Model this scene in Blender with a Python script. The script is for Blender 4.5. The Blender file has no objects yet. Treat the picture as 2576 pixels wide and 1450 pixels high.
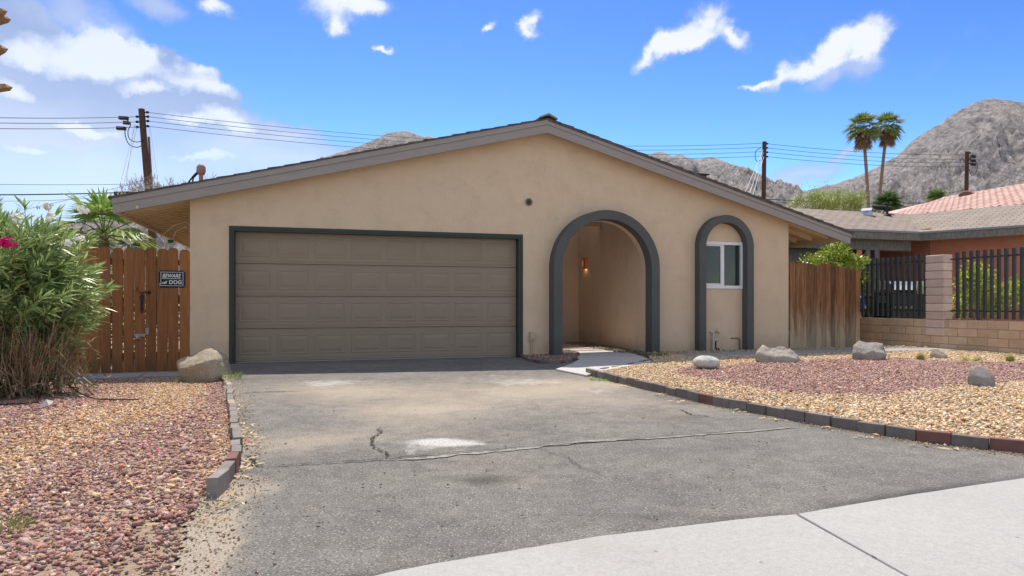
import bpy, bmesh, math, random
import numpy as np
from mathutils import Vector, Matrix
from mathutils.geometry import tessellate_polygon
R = math.radians
rng = np.random.default_rng(7)
random.seed(7)
sc = bpy.context.scene
COL = sc.collection

# ------------------------------------------------------------------ camera, sky, sun, exposure
FPX, CX, HY, EYE = 1717.0, 1288.0, 763.0, 0.937
cam_d = bpy.data.cameras.new('camera'); cam = bpy.data.objects.new('camera', cam_d); COL.objects.link(cam)
cam.location = (0, 0, EYE); cam.rotation_euler = (R(90), 0, 0)
cam_d.sensor_width = 36; cam_d.lens = 36 * FPX / 2576; cam_d.shift_y = 38 / 2576
cam_d.clip_start = 0.05; cam_d.clip_end = 12000
sc.camera = cam
sc.render.engine = 'CYCLES'
sc.cycles.use_denoising = True
try: sc.cycles.denoiser = 'OPENIMAGEDENOISE'
except Exception: pass
sc.cycles.max_bounces = 8; sc.cycles.diffuse_bounces = 4; sc.cycles.glossy_bounces = 3
sc.cycles.transmission_bounces = 5; sc.cycles.transparent_max_bounces = 6
sc.cycles.caustics_reflective = False; sc.cycles.caustics_refractive = False
sc.cycles.sample_clamp_indirect = 6
sc.view_settings.view_transform = 'Standard'; sc.view_settings.look = 'None'
sc.view_settings.gamma = 1; sc.view_settings.use_curve_mapping = False
sc.view_settings.exposure = 1.45

TH = math.atan(1717 / (7000 - 1288.0))             # the facade is turned 16.7 degrees
U = Vector((math.cos(TH), math.sin(TH), 0)); N = Vector((-U.y, U.x, 0))
O = Vector((-4.887, 10.359, 0))                    # foot of the facade's left corner
SUN_A, SUN_B = -0.07, 0.50                         # shadow shift per metre of height, along U and along -N
sun_to = (-U * SUN_A + N * SUN_B + Vector((0, 0, 1))).normalized()
SUN_EL = math.asin(sun_to.z); SUN_AZ = math.atan2(sun_to.x, sun_to.y)

def pix_azel(px, py):
    a = math.atan((px - CX) / FPX)
    return a, math.atan((HY - py) / FPX * math.cos(a))

def build_world():
    w = bpy.data.worlds.new('World'); sc.world = w; w.use_nodes = True
    nt = w.node_tree; nt.nodes.clear(); nn = nt.nodes.new; L = nt.links.new
    def math_(op, a, b=None, clamp=False):
        m = nn('ShaderNodeMath'); m.operation = op; m.use_clamp = clamp
        for i, v in enumerate((a, b)):
            if v is None: continue
            if isinstance(v, (int, float)): m.inputs[i].default_value = v
            else: L(v, m.inputs[i])
        return m.outputs[0]
    sky = nn('ShaderNodeTexSky'); sky.sky_type = 'NISHITA'; sky.sun_disc = False
    sky.sun_elevation = SUN_EL; sky.sun_rotation = SUN_AZ
    sky.air_density = 1.0; sky.dust_density = 0.3; sky.ozone_density = 2.2; sky.altitude = 100
    hs = nn('ShaderNodeHueSaturation'); hs.inputs['Saturation'].default_value = 1.0; hs.inputs['Value'].default_value = 1.0
    sc_n = nn('ShaderNodeVectorMath'); sc_n.operation = 'SCALE'; L(sky.outputs[0], sc_n.inputs[0]); sc_n.inputs['Scale'].default_value = 1/6.5
    gm = nn('ShaderNodeGamma'); gm.inputs['Gamma'].default_value = 2.0; L(sc_n.outputs[0], gm.inputs['Color'])
    sk = nn('ShaderNodeVectorMath'); sk.operation = 'SCALE'; L(gm.outputs[0], sk.inputs[0]); sk.inputs['Scale'].default_value = 4.7
    L(sk.outputs[0], hs.inputs['Color'])
    tc = nn('ShaderNodeTexCoord'); gen = tc.outputs['Generated']
    sx = nn('ShaderNodeSeparateXYZ'); L(gen, sx.inputs[0])
    az = math_('ARCTAN2', sx.outputs[0], sx.outputs[1]); el = math_('ARCSINE', sx.outputs[2])
    cb = nn('ShaderNodeCombineXYZ'); L(az, cb.inputs[0]); L(el, cb.inputs[1])
    # warp the coordinates a little so that the clouds get billowing outlines
    nz = nn('ShaderNodeTexNoise'); nz.inputs['Scale'].default_value = 9; nz.inputs['Detail'].default_value = 7; nz.inputs['Roughness'].default_value = .62
    L(gen, nz.inputs['Vector'])
    vs = nn('ShaderNodeVectorMath'); vs.operation = 'SUBTRACT'; L(nz.outputs['Color'], vs.inputs[0]); vs.inputs[1].default_value = (.5, .5, .5)
    vm = nn('ShaderNodeVectorMath'); vm.operation = 'MULTIPLY_ADD'; L(vs.outputs[0], vm.inputs[0]); vm.inputs[1].default_value = (.11, .08, 0); L(cb.outputs[0], vm.inputs[2])
    P = vm.outputs[0]
    bank = [(170,150,170,75,0),(40,50,90,60,0),(330,150,120,50,0),(410,170,120,45,8),(490,178,66,34,5),(120,220,300,75,0),(470,250,170,55,5),(560,235,70,25,10),
              (90,300,330,80,0),(540,300,150,40,0),(640,345,110,40,0),(700,330,60,20,0),(230,90,40,30,0),(-250,200,330,170,0)]
    strong = [(850,0,150,58,5),(930,8,80,40,0),(840,62,50,34,20),(540,0,62,30,0),
              (965,133,32,13,0),(1225,58,26,13,0),(1330,62,46,26,-30),(1318,92,50,24,25),(1635,140,62,30,-35),(1695,100,86,40,-25),(1765,50,90,46,-12),
              (1835,82,52,34,35),(1730,98,90,30,-8),(1900,214,42,15,-12),(1960,196,72,38,-18),(2045,168,80,36,-25),(2120,122,78,44,-35),(2178,84,66,46,-25),(2185,120,50,40,0)]
    weak = [(250,440,640,300,0),(150,450,520,200,0),(700,430,300,120,0),(260,400,520,150,0),(620,370,210,90,0),(760,410,180,60,0),(420,500,560,80,0),(620,310,70,34,0),(2020,440,110,44,-10),(1960,470,80,30,0),(2110,380,70,16,-20),(170,40,150,60,15),(380,20,90,40,0),(2170,150,60,50,0),(2075,190,90,30,-25),(730,340,80,40,0),(-300,250,420,260,0),(-250,420,400,120,0)]
    def blobs(lst):
        acc = None
        for px, py, rx, ry, rot in lst:
            a, e = pix_azel(px, py)
            mp = nn('ShaderNodeMapping'); mp.vector_type = 'TEXTURE'
            mp.inputs['Location'].default_value = (a, e, 0); mp.inputs['Rotation'].default_value = (0, 0, R(-rot))
            mp.inputs['Scale'].default_value = (rx / FPX, ry / FPX, 1)
            L(P, mp.inputs['Vector'])
            g = nn('ShaderNodeTexGradient'); g.gradient_type = 'SPHERICAL'; L(mp.outputs[0], g.inputs[0])
            acc = g.outputs['Fac'] if acc is None else math_('MAXIMUM', math_('MULTIPLY', math_('ADD', acc, g.outputs['Fac']), .8), math_('MAXIMUM', acc, g.outputs['Fac']))
        return acc
    S = blobs(strong); W = blobs(weak); K = blobs(bank); BR = blobs([(270,108,110,46,10),(190,140,150,50,0),(80,150,80,34,0),(310,160,100,34,0),(485,168,66,30,0),(500,214,130,30,5),(370,225,80,22,0),(560,298,90,32,5),(620,330,80,26,0),(40,225,60,30,0),(480,300,60,20,0),(330,130,60,30,0),(220,330,120,26,0),(60,380,140,26,0),(520,390,140,24,0),(-250,180,200,80,0)])
    n2 = nn('ShaderNodeTexNoise'); n2.inputs['Scale'].default_value = 26; n2.inputs['Detail'].default_value = 9; n2.inputs['Roughness'].default_value = .6; L(gen, n2.inputs['Vector'])
    nf = math_('SUBTRACT', n2.outputs['Fac'], .5)
    n4 = nn('ShaderNodeTexNoise'); n4.inputs['Scale'].default_value = 7; n4.inputs['Detail'].default_value = 6; n4.inputs['Roughness'].default_value = .55; L(gen, n4.inputs['Vector'])
    def sstep(v, lo, hi):
        mr = nn('ShaderNodeMapRange'); mr.interpolation_type = 'SMOOTHSTEP'; mr.inputs['From Min'].default_value = lo; mr.inputs['From Max'].default_value = hi; L(v, mr.inputs['Value']); return mr.outputs[0]
    ds = sstep(math_('ADD', S, math_('MULTIPLY', nf, .85)), .02, .88)
    dk = math_('MULTIPLY', sstep(math_('ADD', K, math_('MULTIPLY', nf, .5)), .04, .5), .9)
    ds = math_('MAXIMUM', ds, dk)
    dw = math_('MULTIPLY', sstep(math_('ADD', W, math_('MULTIPLY', nf, .5)), .0, .8), .74)
    # broken cloud added outside the view to whiten and lift the shade
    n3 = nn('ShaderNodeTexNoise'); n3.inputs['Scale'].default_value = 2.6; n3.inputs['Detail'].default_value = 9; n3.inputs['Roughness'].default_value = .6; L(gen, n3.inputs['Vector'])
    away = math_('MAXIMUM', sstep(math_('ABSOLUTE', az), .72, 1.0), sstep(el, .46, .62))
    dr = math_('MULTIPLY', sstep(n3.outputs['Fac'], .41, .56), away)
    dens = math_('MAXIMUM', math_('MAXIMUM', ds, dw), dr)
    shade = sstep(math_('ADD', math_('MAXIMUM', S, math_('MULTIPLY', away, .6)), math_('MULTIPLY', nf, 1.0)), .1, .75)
    sk_ = sstep(math_('ADD', BR, math_('ADD', math_('MULTIPLY', math_('SUBTRACT', n4.outputs['Fac'], .5), 1.1), math_('MULTIPLY', nf, .7))), .02, .85)
    sk_ = math_('MAXIMUM', sk_, math_('MULTIPLY', W, .42))
    shade = math_('MAXIMUM', shade, sk_)
    cm = nn('ShaderNodeMix'); cm.data_type = 'RGBA'; L(shade, cm.inputs['Factor'])
    cm.inputs['A'].default_value = (1.35, 1.75, 2.65, 1); cm.inputs['B'].default_value = (3.45, 3.6, 3.9, 1)
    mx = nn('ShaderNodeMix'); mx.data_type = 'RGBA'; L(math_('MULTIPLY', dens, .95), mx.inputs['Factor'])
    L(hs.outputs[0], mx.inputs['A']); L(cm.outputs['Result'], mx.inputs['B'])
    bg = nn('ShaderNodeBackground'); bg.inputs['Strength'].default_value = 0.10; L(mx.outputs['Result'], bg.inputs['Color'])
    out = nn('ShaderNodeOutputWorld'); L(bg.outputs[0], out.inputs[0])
build_world()
sl = bpy.data.lights.new('sun', 'SUN'); sl.energy = 2.05; sl.angle = R(0.5); sl.color = (1, .91, .78)
so = bpy.data.objects.new('sun', sl); COL.objects.link(so); so.rotation_euler = sun_to.to_track_quat('Z', 'Y').to_euler(); so.location = (0, 0, 30)

# ------------------------------------------------------------------ helpers
def G(px, py, z=0.0):
    Z = FPX * (EYE - z) / (py - HY); return Vector(((px - CX) * Z / FPX, Z, z))
def at(px, py, Y):
    return Vector(((px - CX) * Y / FPX, Y, EYE + (HY - py) * Y / FPX))
def hp(s, d, z=0.0):
    return O + U * s + N * d + Vector((0, 0, z))
def sd(p):
    q = Vector((p[0], p[1], 0)) - O; return q.dot(U), q.dot(N)
RZ = TH

class MB:
    def __init__(s): s.v = []; s.f = []
    def add(s, vs, fs):
        b = len(s.v); s.v += [tuple(v) for v in vs]; s.f += [tuple(b + i for i in f) for f in fs]; return s
    def box(s, x0, x1, y0, y1, z0, z1):
        return s.add([(x0,y0,z0),(x1,y0,z0),(x1,y1,z0),(x0,y1,z0),(x0,y0,z1),(x1,y0,z1),(x1,y1,z1),(x0,y1,z1)],
                     [(3,2,1,0),(4,5,6,7),(0,1,5,4),(1,2,6,5),(2,3,7,6),(3,0,4,7)])
    def bar(s, a, b, w, h, up=(0,0,1)):
        a = Vector(a); b = Vector(b); t = (b - a).normalized(); up = Vector(up)
        x = t.cross(up).normalized() * (w / 2); y = x.cross(t).normalized() * (h / 2)
        vs = [p + i * x + j * y for p in (a, b) for i, j in ((-1,-1),(1,-1),(1,1),(-1,1))]
        return s.add(vs, [(0,1,2,3),(7,6,5,4),(0,4,5,1),(1,5,6,2),(2,6,7,3),(3,7,4,0)])
    def tube(s, pts, r, n=6, r1=None, cap=True):
        pts = [Vector(p) for p in pts]; r1 = r if r1 is None else r1; rings = []; m = len(pts)
        prev = None
        for i, p in enumerate(pts):
            t = (pts[min(i+1, m-1)] - pts[max(i-1, 0)]).normalized()
            if prev is None:
                a = Vector((0,0,1)) if abs(t.z) < .9 else Vector((1,0,0)); x = t.cross(a).normalized()
            else:
                x = (prev - t * prev.dot(t)).normalized()
            prev = x; y = t.cross(x); rr = r + (r1 - r) * i / max(1, m - 1)
            rings.append([p + (x * math.cos(2*math.pi*k/n) + y * math.sin(2*math.pi*k/n)) * rr for k in range(n)])
        vs = [v for q in rings for v in q]
        fs = [(i*n+k, i*n+(k+1) % n, (i+1)*n+(k+1) % n, (i+1)*n+k) for i in range(m-1) for k in range(n)]
        if cap: fs += [tuple(reversed(range(n))), tuple((m-1)*n+k for k in range(n))]
        return s.add(vs, fs)
    def lathe(s, prof, n=16, c=(0,0,0)):
        vs = [(c[0]+r*math.cos(2*math.pi*k/n), c[1]+r*math.sin(2*math.pi*k/n), c[2]+z) for r, z in prof for k in range(n)]
        m = len(prof)
        fs = [(i*n+k, i*n+(k+1) % n, (i+1)*n+(k+1) % n, (i+1)*n+k) for i in range(m-1) for k in range(n)]
        fs += [tuple(reversed(range(n))), tuple((m-1)*n+k for k in range(n))]
        return s.add(vs, fs)
    def prism(s, poly, z0, z1, holes=()):
        """poly in (x,y); extruded from z0 to z1 along z."""
        loops = [list(poly)] + [list(h) for h in holes]
        flat = [p for l in loops for p in l]; n = len(flat)
        tris = tessellate_polygon([[Vector((p[0], p[1], 0)) for p in l] for l in loops])
        vs = [(p[0], p[1], z1) for p in flat] + [(p[0], p[1], z0) for p in flat]
        fs = [tuple(t) for t in tris] + [tuple(n + i for i in reversed(t)) for t in tris]
        b = 0
        for l in loops:
            k = len(l)
            for i in range(k):
                j = (i + 1) % k; fs.append((b+i, n+b+i, n+b+j, b+j))
            b += k
        return s.add(vs, fs)
    def xz(s, poly, y0, y1, holes=()):
        """poly in (x,z), extruded along y."""
        t = MB().prism(poly, 0, 1, holes)
        return s.add([(v[0], y0 if v[2] > .5 else y1, v[1]) for v in t.v], t.f)
    def mesh(s, name):
        me = bpy.data.meshes.new(name); me.from_pydata(s.v, [], s.f); me.validate()
        bm = bmesh.new(); bm.from_mesh(me); bmesh.ops.recalc_face_normals(bm, faces=bm.faces); bm.to_mesh(me); bm.free()
        return me

def link(name, me, mat=None, parent=None, smooth=False, loc=None, rot=None):
    o = bpy.data.objects.new(name, me); COL.objects.link(o)
    if me is not None and mat is not None and not me.materials: me.materials.append(mat)
    if me is not None and smooth: me.polygons.foreach_set('use_smooth', [True] * len(me.polygons))
    if parent is not None: o.parent = parent
    if loc is not None: o.location = loc
    if rot is not None: o.rotation_euler = rot
    return o
def obj(name, mb, mat, parent=None, smooth=False, bevel=0, **k):
    o = link(name, mb.mesh(name), mat, parent, smooth, **k)
    if bevel:
        m = o.modifiers.new('bevel', 'BEVEL'); m.width = bevel; m.segments = 2; m.limit_method = 'ANGLE'; m.angle_limit = R(40)
    return o
def tag(o, label=None, cat=None, group=None, kind=None):
    if label: o['label'] = label
    if cat: o['category'] = cat
    if group: o['group'] = group
    if kind: o['kind'] = kind
    return o
def thing(name, label, cat, loc=(0,0,0), rz=0.0, group=None):
    o = bpy.data.objects.new(name, None); COL.objects.link(o); o.location = loc; o.rotation_euler = (0, 0, rz); o.empty_display_size = .2
    return tag(o, label, cat, group)
def struct(name, me_or_mb, mat, label=None, **k):
    o = obj(name, me_or_mb, mat, **k) if isinstance(me_or_mb, MB) else link(name, me_or_mb, mat, **k)
    return tag(o, label, None, None, 'structure')

def np_mesh(name, V, F, col=None, mat=None, smooth=False):
    """V (n,3), F (m,k) numpy; col (n,3) point colours."""
    me = bpy.data.meshes.new(name); V = np.asarray(V, np.float32); F = np.asarray(F, np.int32); k = F.shape[1]
    me.vertices.add(len(V)); me.vertices.foreach_set('co', V.ravel())
    me.loops.add(F.size); me.loops.foreach_set('vertex_index', F.ravel())
    me.polygons.add(len(F)); me.polygons.foreach_set('loop_start', np.arange(0, F.size, k, dtype=np.int32))
    me.polygons.foreach_set('loop_total', np.full(len(F), k, np.int32))
    if smooth: me.polygons.foreach_set('use_smooth', np.ones(len(F), bool))
    me.update(calc_edges=True)
    if col is not None:
        a = me.color_attributes.new('col', 'FLOAT_COLOR', 'POINT')
        a.data.foreach_set('color', np.concatenate([col, np.ones((len(col), 1))], 1).astype(np.float32).ravel())
    if mat: me.materials.append(mat)
    return me

_lat = rng.random((256, 256))
def vnoise(x, y):
    xi = np.floor(x).astype(int); yi = np.floor(y).astype(int); fx = x - xi; fy = y - yi
    fx = fx*fx*(3-2*fx); fy = fy*fy*(3-2*fy); a = lambda i, j: _lat[(xi+i) % 256, (yi+j) % 256]
    return (a(0,0)*(1-fx)+a(1,0)*fx)*(1-fy)+(a(0,1)*(1-fx)+a(1,1)*fx)*fy
def fbm(x, y, o=5, g=.5):
    s = 0; a = 1; t = 0
    for i in range(o):
        s = s + a*vnoise(x*2**i+17.3*i, y*2**i+9.1*i); t += a; a *= g
    return s / t
def smooth01(x, a, b):
    t = np.clip((x-a)/(b-a), 0, 1); return t*t*(3-2*t)

# ------------------------------------------------------------------ materials
class NT:
    def __init__(s, name):
        s.m = bpy.data.materials.new(name); s.m.use_nodes = True; s.t = s.m.node_tree; s.t.nodes.clear()
        s.out = s.t.nodes.new('ShaderNodeOutputMaterial'); s.b = s.t.nodes.new('ShaderNodeBsdfPrincipled'); s.l(s.b.outputs[0], s.out.inputs[0])
        s.b.inputs['Specular IOR Level'].default_value = .25
    def n(s, t, **k):
        x = s.t.nodes.new(t)
        for a, b in k.items(): setattr(x, a, b)
        return x
    def l(s, a, b): s.t.links.new(a, b)
    def obj_co(s, stretch=(1,1,1), rnd=True):
        tc = s.n('ShaderNodeTexCoord'); mp = s.n('ShaderNodeMapping'); mp.inputs['Scale'].default_value = stretch; s.l(tc.outputs['Object'], mp.inputs[0])
        if not rnd: return mp.outputs[0]
        oi = s.n('ShaderNodeObjectInfo'); mu = s.n('ShaderNodeMath', operation='MULTIPLY'); s.l(oi.outputs['Random'], mu.inputs[0]); mu.inputs[1].default_value = 37.0
        cb = s.n('ShaderNodeCombineXYZ')
        for i in range(3): s.l(mu.outputs[0], cb.inputs[i])
        ad = s.n('ShaderNodeVectorMath', operation='ADD'); s.l(mp.outputs[0], ad.inputs[0]); s.l(cb.outputs[0], ad.inputs[1])
        return ad.outputs[0]
    def noise(s, co, scale, detail=6, rough=.6):
        x = s.n('ShaderNodeTexNoise'); x.inputs['Scale'].default_value = scale; x.inputs['Detail'].default_value = detail; x.inputs['Roughness'].default_value = rough
        s.l(co, x.inputs['Vector']); return x.outputs['Fac']
    def rng(s, v, a, b, c=0, d=1):
        x = s.n('ShaderNodeMapRange'); x.inputs['From Min'].default_value = a; x.inputs['From Max'].default_value = b
        x.inputs['To Min'].default_value = c; x.inputs['To Max'].default_value = d; s.l(v, x.inputs['Value']); return x.outputs[0]
    def math(s, op, a, b):
        x = s.n('ShaderNodeMath', operation=op)
        for i, v in enumerate((a, b)):
            if isinstance(v, (int, float)): x.inputs[i].default_value = v
            else: s.l(v, x.inputs[i])
        return x.outputs[0]
    def mix(s, f, a, b, mode='MIX'):
        x = s.n('ShaderNodeMix', data_type='RGBA', blend_type=mode)
        for k, v in (('Factor', f), ('A', a), ('B', b)):
            if isinstance(v, (int, float)): x.inputs[k].default_value = v
            elif isinstance(v, tuple): x.inputs[k].default_value = (*v, 1)
            else: s.l(v, x.inputs[k])
        return x.outputs['Result']
    def val(s, c, f):      # multiply colour by scalar socket
        x = s.n('ShaderNodeVectorMath', operation='SCALE'); s.l(c, x.inputs[0]); s.l(f, x.inputs['Scale']); return x.outputs[0]
    def bump(s, h, st=.3, dist=.01, nrm=None):
        x = s.n('ShaderNodeBump'); x.inputs['Strength'].default_value = st; x.inputs['Distance'].default_value = dist; s.l(h, x.inputs['Height'])
        if nrm is not None: s.l(nrm, x.inputs['Normal'])
        return x.outputs[0]
    def fin(s, c, rough=.8, nrm=None, spec=None, metal=None):
        if isinstance(c, tuple): s.b.inputs['Base Color'].default_value = (*c, 1)
        else: s.l(c, s.b.inputs['Base Color'])
        if isinstance(rough, (int, float)): s.b.inputs['Roughness'].default_value = rough
        else: s.l(rough, s.b.inputs['Roughness'])
        if nrm is not None: s.l(nrm, s.b.inputs['Normal'])
        if spec is not None: s.b.inputs['Specular IOR Level'].default_value = spec
        if metal is not None: s.b.inputs['Metallic'].default_value = metal
        return s.m

def M(name, c1, c2=None, scale=6, rough=.8, bump=0, bscale=60, bdist=.01, rnd=0, stretch=(1,1,1), spec=.25, metal=0, detail=6, lo=.35, hi=.65):
    t = NT(name); co = t.obj_co(stretch); c = c1
    if c2: c = t.mix(t.rng(t.noise(co, scale, detail), lo, hi), c1, c2)
    if rnd:
        oi = t.n('ShaderNodeObjectInfo'); f = t.rng(oi.outputs['Random'], 0, 1, 1-rnd, 1+rnd)
        if isinstance(c, tuple): c = t.mix(0.0, c, c)
        c = t.val(c, f)
    nr = t.bump(t.noise(co, bscale, 5), bump, bdist) if bump else None
    return t.fin(c, rough, nr, spec, metal)

def vcol_mat(name, rough=.85, nscale=60, var=.35, spec=.2, bump=.3, bdist=.004, transl=0, gain=1.0):
    t = NT(name); a = t.n('ShaderNodeVertexColor', layer_name='col'); co = t.obj_co(rnd=False); ns = t.noise(co, nscale, 4)
    c = t.val(a.outputs[0], t.rng(ns, .25, .75, (1-var)*gain, (1+var)*gain))
    m = t.fin(c, rough, t.bump(ns, bump, bdist) if bump else None, spec)
    if transl:
        tr = t.n('ShaderNodeBsdfTranslucent'); mx = t.n('ShaderNodeMixShader'); mx.inputs[0].default_value = transl
        t.l(c, tr.inputs['Color']); t.l(t.b.outputs[0], mx.inputs[1]); t.l(tr.outputs[0], mx.inputs[2]); t.l(mx.outputs[0], t.out.inputs[0])
    return m

def stucco(name, c1, c2, st=.55):
    t = NT(name); co = t.obj_co(rnd=False)
    big = t.noise(co, .9, 5); mid = t.noise(co, 7, 6)
    c = t.mix(t.rng(big, .3, .7), c1, c2); c = t.val(c, t.rng(mid, .2, .8, .95, 1.04))
    v = t.n('ShaderNodeTexVoronoi', feature='DISTANCE_TO_EDGE'); v.inputs['Scale'].default_value = 17
    wob = t.n('ShaderNodeVectorMath', operation='MULTIPLY_ADD'); nz = t.n('ShaderNodeTexNoise'); nz.inputs['Scale'].default_value = 9; nz.inputs['Detail'].default_value = 4; t.l(co, nz.inputs['Vector'])
    t.l(nz.outputs['Color'], wob.inputs[0]); wob.inputs[1].default_value = (.35, .35, .35); t.l(co, wob.inputs[2]); t.l(wob.outputs[0], v.inputs['Vector'])
    crease = t.rng(v.outputs['Distance'], 0, .09); gate = t.rng(t.noise(co, 2.6, 3), .48, .6)
    worn = t.math('SUBTRACT', 1, t.math('MULTIPLY', t.math('SUBTRACT', 1, crease), gate))
    h = t.math('ADD', t.math('MULTIPLY', worn, .5), t.math('MULTIPLY', t.noise(co, 55, 5, .65), .9))
    c = t.val(c, t.rng(worn, 0, 1, .99, 1))
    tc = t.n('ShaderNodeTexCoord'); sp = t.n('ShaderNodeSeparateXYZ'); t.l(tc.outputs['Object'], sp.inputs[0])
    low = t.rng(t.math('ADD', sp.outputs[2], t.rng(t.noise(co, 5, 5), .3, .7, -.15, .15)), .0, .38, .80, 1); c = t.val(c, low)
    return t.fin(c, .92, t.bump(h, st, .012), .15)

def wood(name, c1, c2, c3=None, zmix=None, rnd=.18):
    t = NT(name); co = t.obj_co((14, 14, .8)); oi = t.n('ShaderNodeObjectInfo')
    g = t.noise(co, 2.2, 8, .7); fine = t.noise(t.obj_co((60, 60, 1.6)), 2, 5, .7)
    c = t.mix(t.rng(g, .36, .64), c1, c2)
    kn = t.n('ShaderNodeTexVoronoi'); kn.inputs['Scale'].default_value = 2.6; t.l(t.obj_co((2.2, 2.2, .9)), kn.inputs['Vector'])
    c = t.val(c, t.rng(kn.outputs['Distance'], .03, .16, .45, 1))
    c = t.val(c, t.rng(fine, .3, .7, .72, 1.2))
    if c3:
        tc = t.n('ShaderNodeTexCoord'); sp = t.n('ShaderNodeSeparateXYZ'); t.l(tc.outputs['Object'], sp.inputs[0])
        zz = t.math('ADD', sp.outputs[2], t.rng(t.noise(t.obj_co((9, 9, 1.0)), 1.6, 5), .25, .75, -.42, .42))
        c = t.mix(t.rng(zz, zmix[0], zmix[1], 1, 0), c, c3)
    c = t.val(c, t.rng(oi.outputs['Random'], 0, 1, 1-rnd, 1+rnd))
    return t.fin(c, .75, t.bump(t.math('ADD', g, fine), .35, .004), .2)

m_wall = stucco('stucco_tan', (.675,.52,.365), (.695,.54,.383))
m_arch = stucco('stucco_charcoal', (.105,.109,.108), (.125,.129,.127), .5)
m_fascia = M('fascia_paint', (.31,.275,.258), (.335,.30,.282), 3, .6, .25, 40, .004, stretch=(1,6,6))
m_eave = M('eave_paint', (.64,.51,.35), (.68,.545,.38), 3, .7, .2, 50, .003)
m_shingle_dark = M('roof_shingle', (.07,.06,.055), (.14,.12,.10), 8, .95, .4, 60)
m_door = M('garage_door_paint', (.275,.214,.155), (.295,.232,.17), 1.2, .5, .12, 120, .002, spec=.35)
m_green = M('door_frame_green', (.042,.055,.048), (.05,.064,.057), 4, .5)
m_white = M('vinyl_white', (.80,.80,.80), None, rough=.35)
m_pvc = M('pipe_white', (.62,.60,.55), (.5,.47,.41), 20, .5)
m_pipe_tan = M('pipe_tan', (.50,.40,.29), None, rough=.6)
m_steel = M('galvanised_steel', (.55,.56,.58), (.42,.43,.45), 12, .35, metal=.8)
m_black = M('black_plastic', (.015,.015,.017), None, rough=.45)
m_wire = M('cable_black', (.02,.02,.022), None, rough=.6)
m_wire_pale = M('cable_pale', (.45,.45,.45), None, rough=.5)
m_copper = M('copper', (.62,.20,.07), (.5,.14,.05), 15, .35, metal=.6)
m_brass = M('brass', (.55,.40,.15), None, rough=.3, metal=.9)
m_iron = M('iron_paint', (.042,.050,.054), (.06,.066,.068), 9, .5, .15, 80, .002, rnd=.12)
m_pole = wood('pole_wood', (.055,.032,.022), (.11,.065,.042), rnd=.1)
m_redwood = wood('fence_redwood', (.255,.10,.038), (.335,.145,.056), (.13,.08,.045), (-.25, .28), .2)
m_greywood = wood('fence_weathered', (.12,.05,.022), (.30,.15,.07), (.36,.29,.20), (.20, .85), .38)
m_concrete = None

def concrete(name, c1, c2, st=.15):
    t = NT(name); co = t.obj_co(rnd=False)
    c = t.mix(t.rng(t.noise(co, .8, 6), .3, .7), c1, c2); c = t.val(c, t.rng(t.noise(co, 170, 3, .8), .3, .7, .84, 1.14))
    c = t.val(c, t.rng(t.noise(co, 45, 5, .7), .25, .75, .88, 1.1))
    st_ = t.rng(t.noise(co, 2.3, 8, .7), .60, .75); c = t.val(c, t.math('SUBTRACT', 1, t.math('MULTIPLY', st_, .22)))
    br = t.rng(t.noise(co, .55, 7, .75), .54, .68); c = t.mix(t.math('MULTIPLY', br, .28), c, (.30,.25,.20))
    vd = t.n('ShaderNodeTexVoronoi'); vd.inputs['Scale'].default_value = 9; t.l(co, vd.inputs['Vector']); vc = t.n('ShaderNodeSeparateColor'); t.l(vd.outputs['Color'], vc.inputs[0]); c = t.mix(t.math('MULTIPLY', t.rng(vd.outputs['Distance'], .06, .10, .7, 0), t.rng(vc.outputs[0], .80, .82)), c, (.14,.13,.12))
    return t.fin(c, .9, t.bump(t.noise(co, 160, 4, .7), st, .006), .2)
m_sidewalk = concrete('concrete_pale', (.345,.34,.33), (.395,.39,.38))
m_walk = concrete('concrete_walk', (.44,.43,.42), (.53,.52,.50))
m_porch = concrete('concrete_pink', (.56,.44,.38), (.62,.50,.44))
m_slab = concrete('concrete_blue', (.30,.30,.31), (.38,.37,.37))

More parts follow.
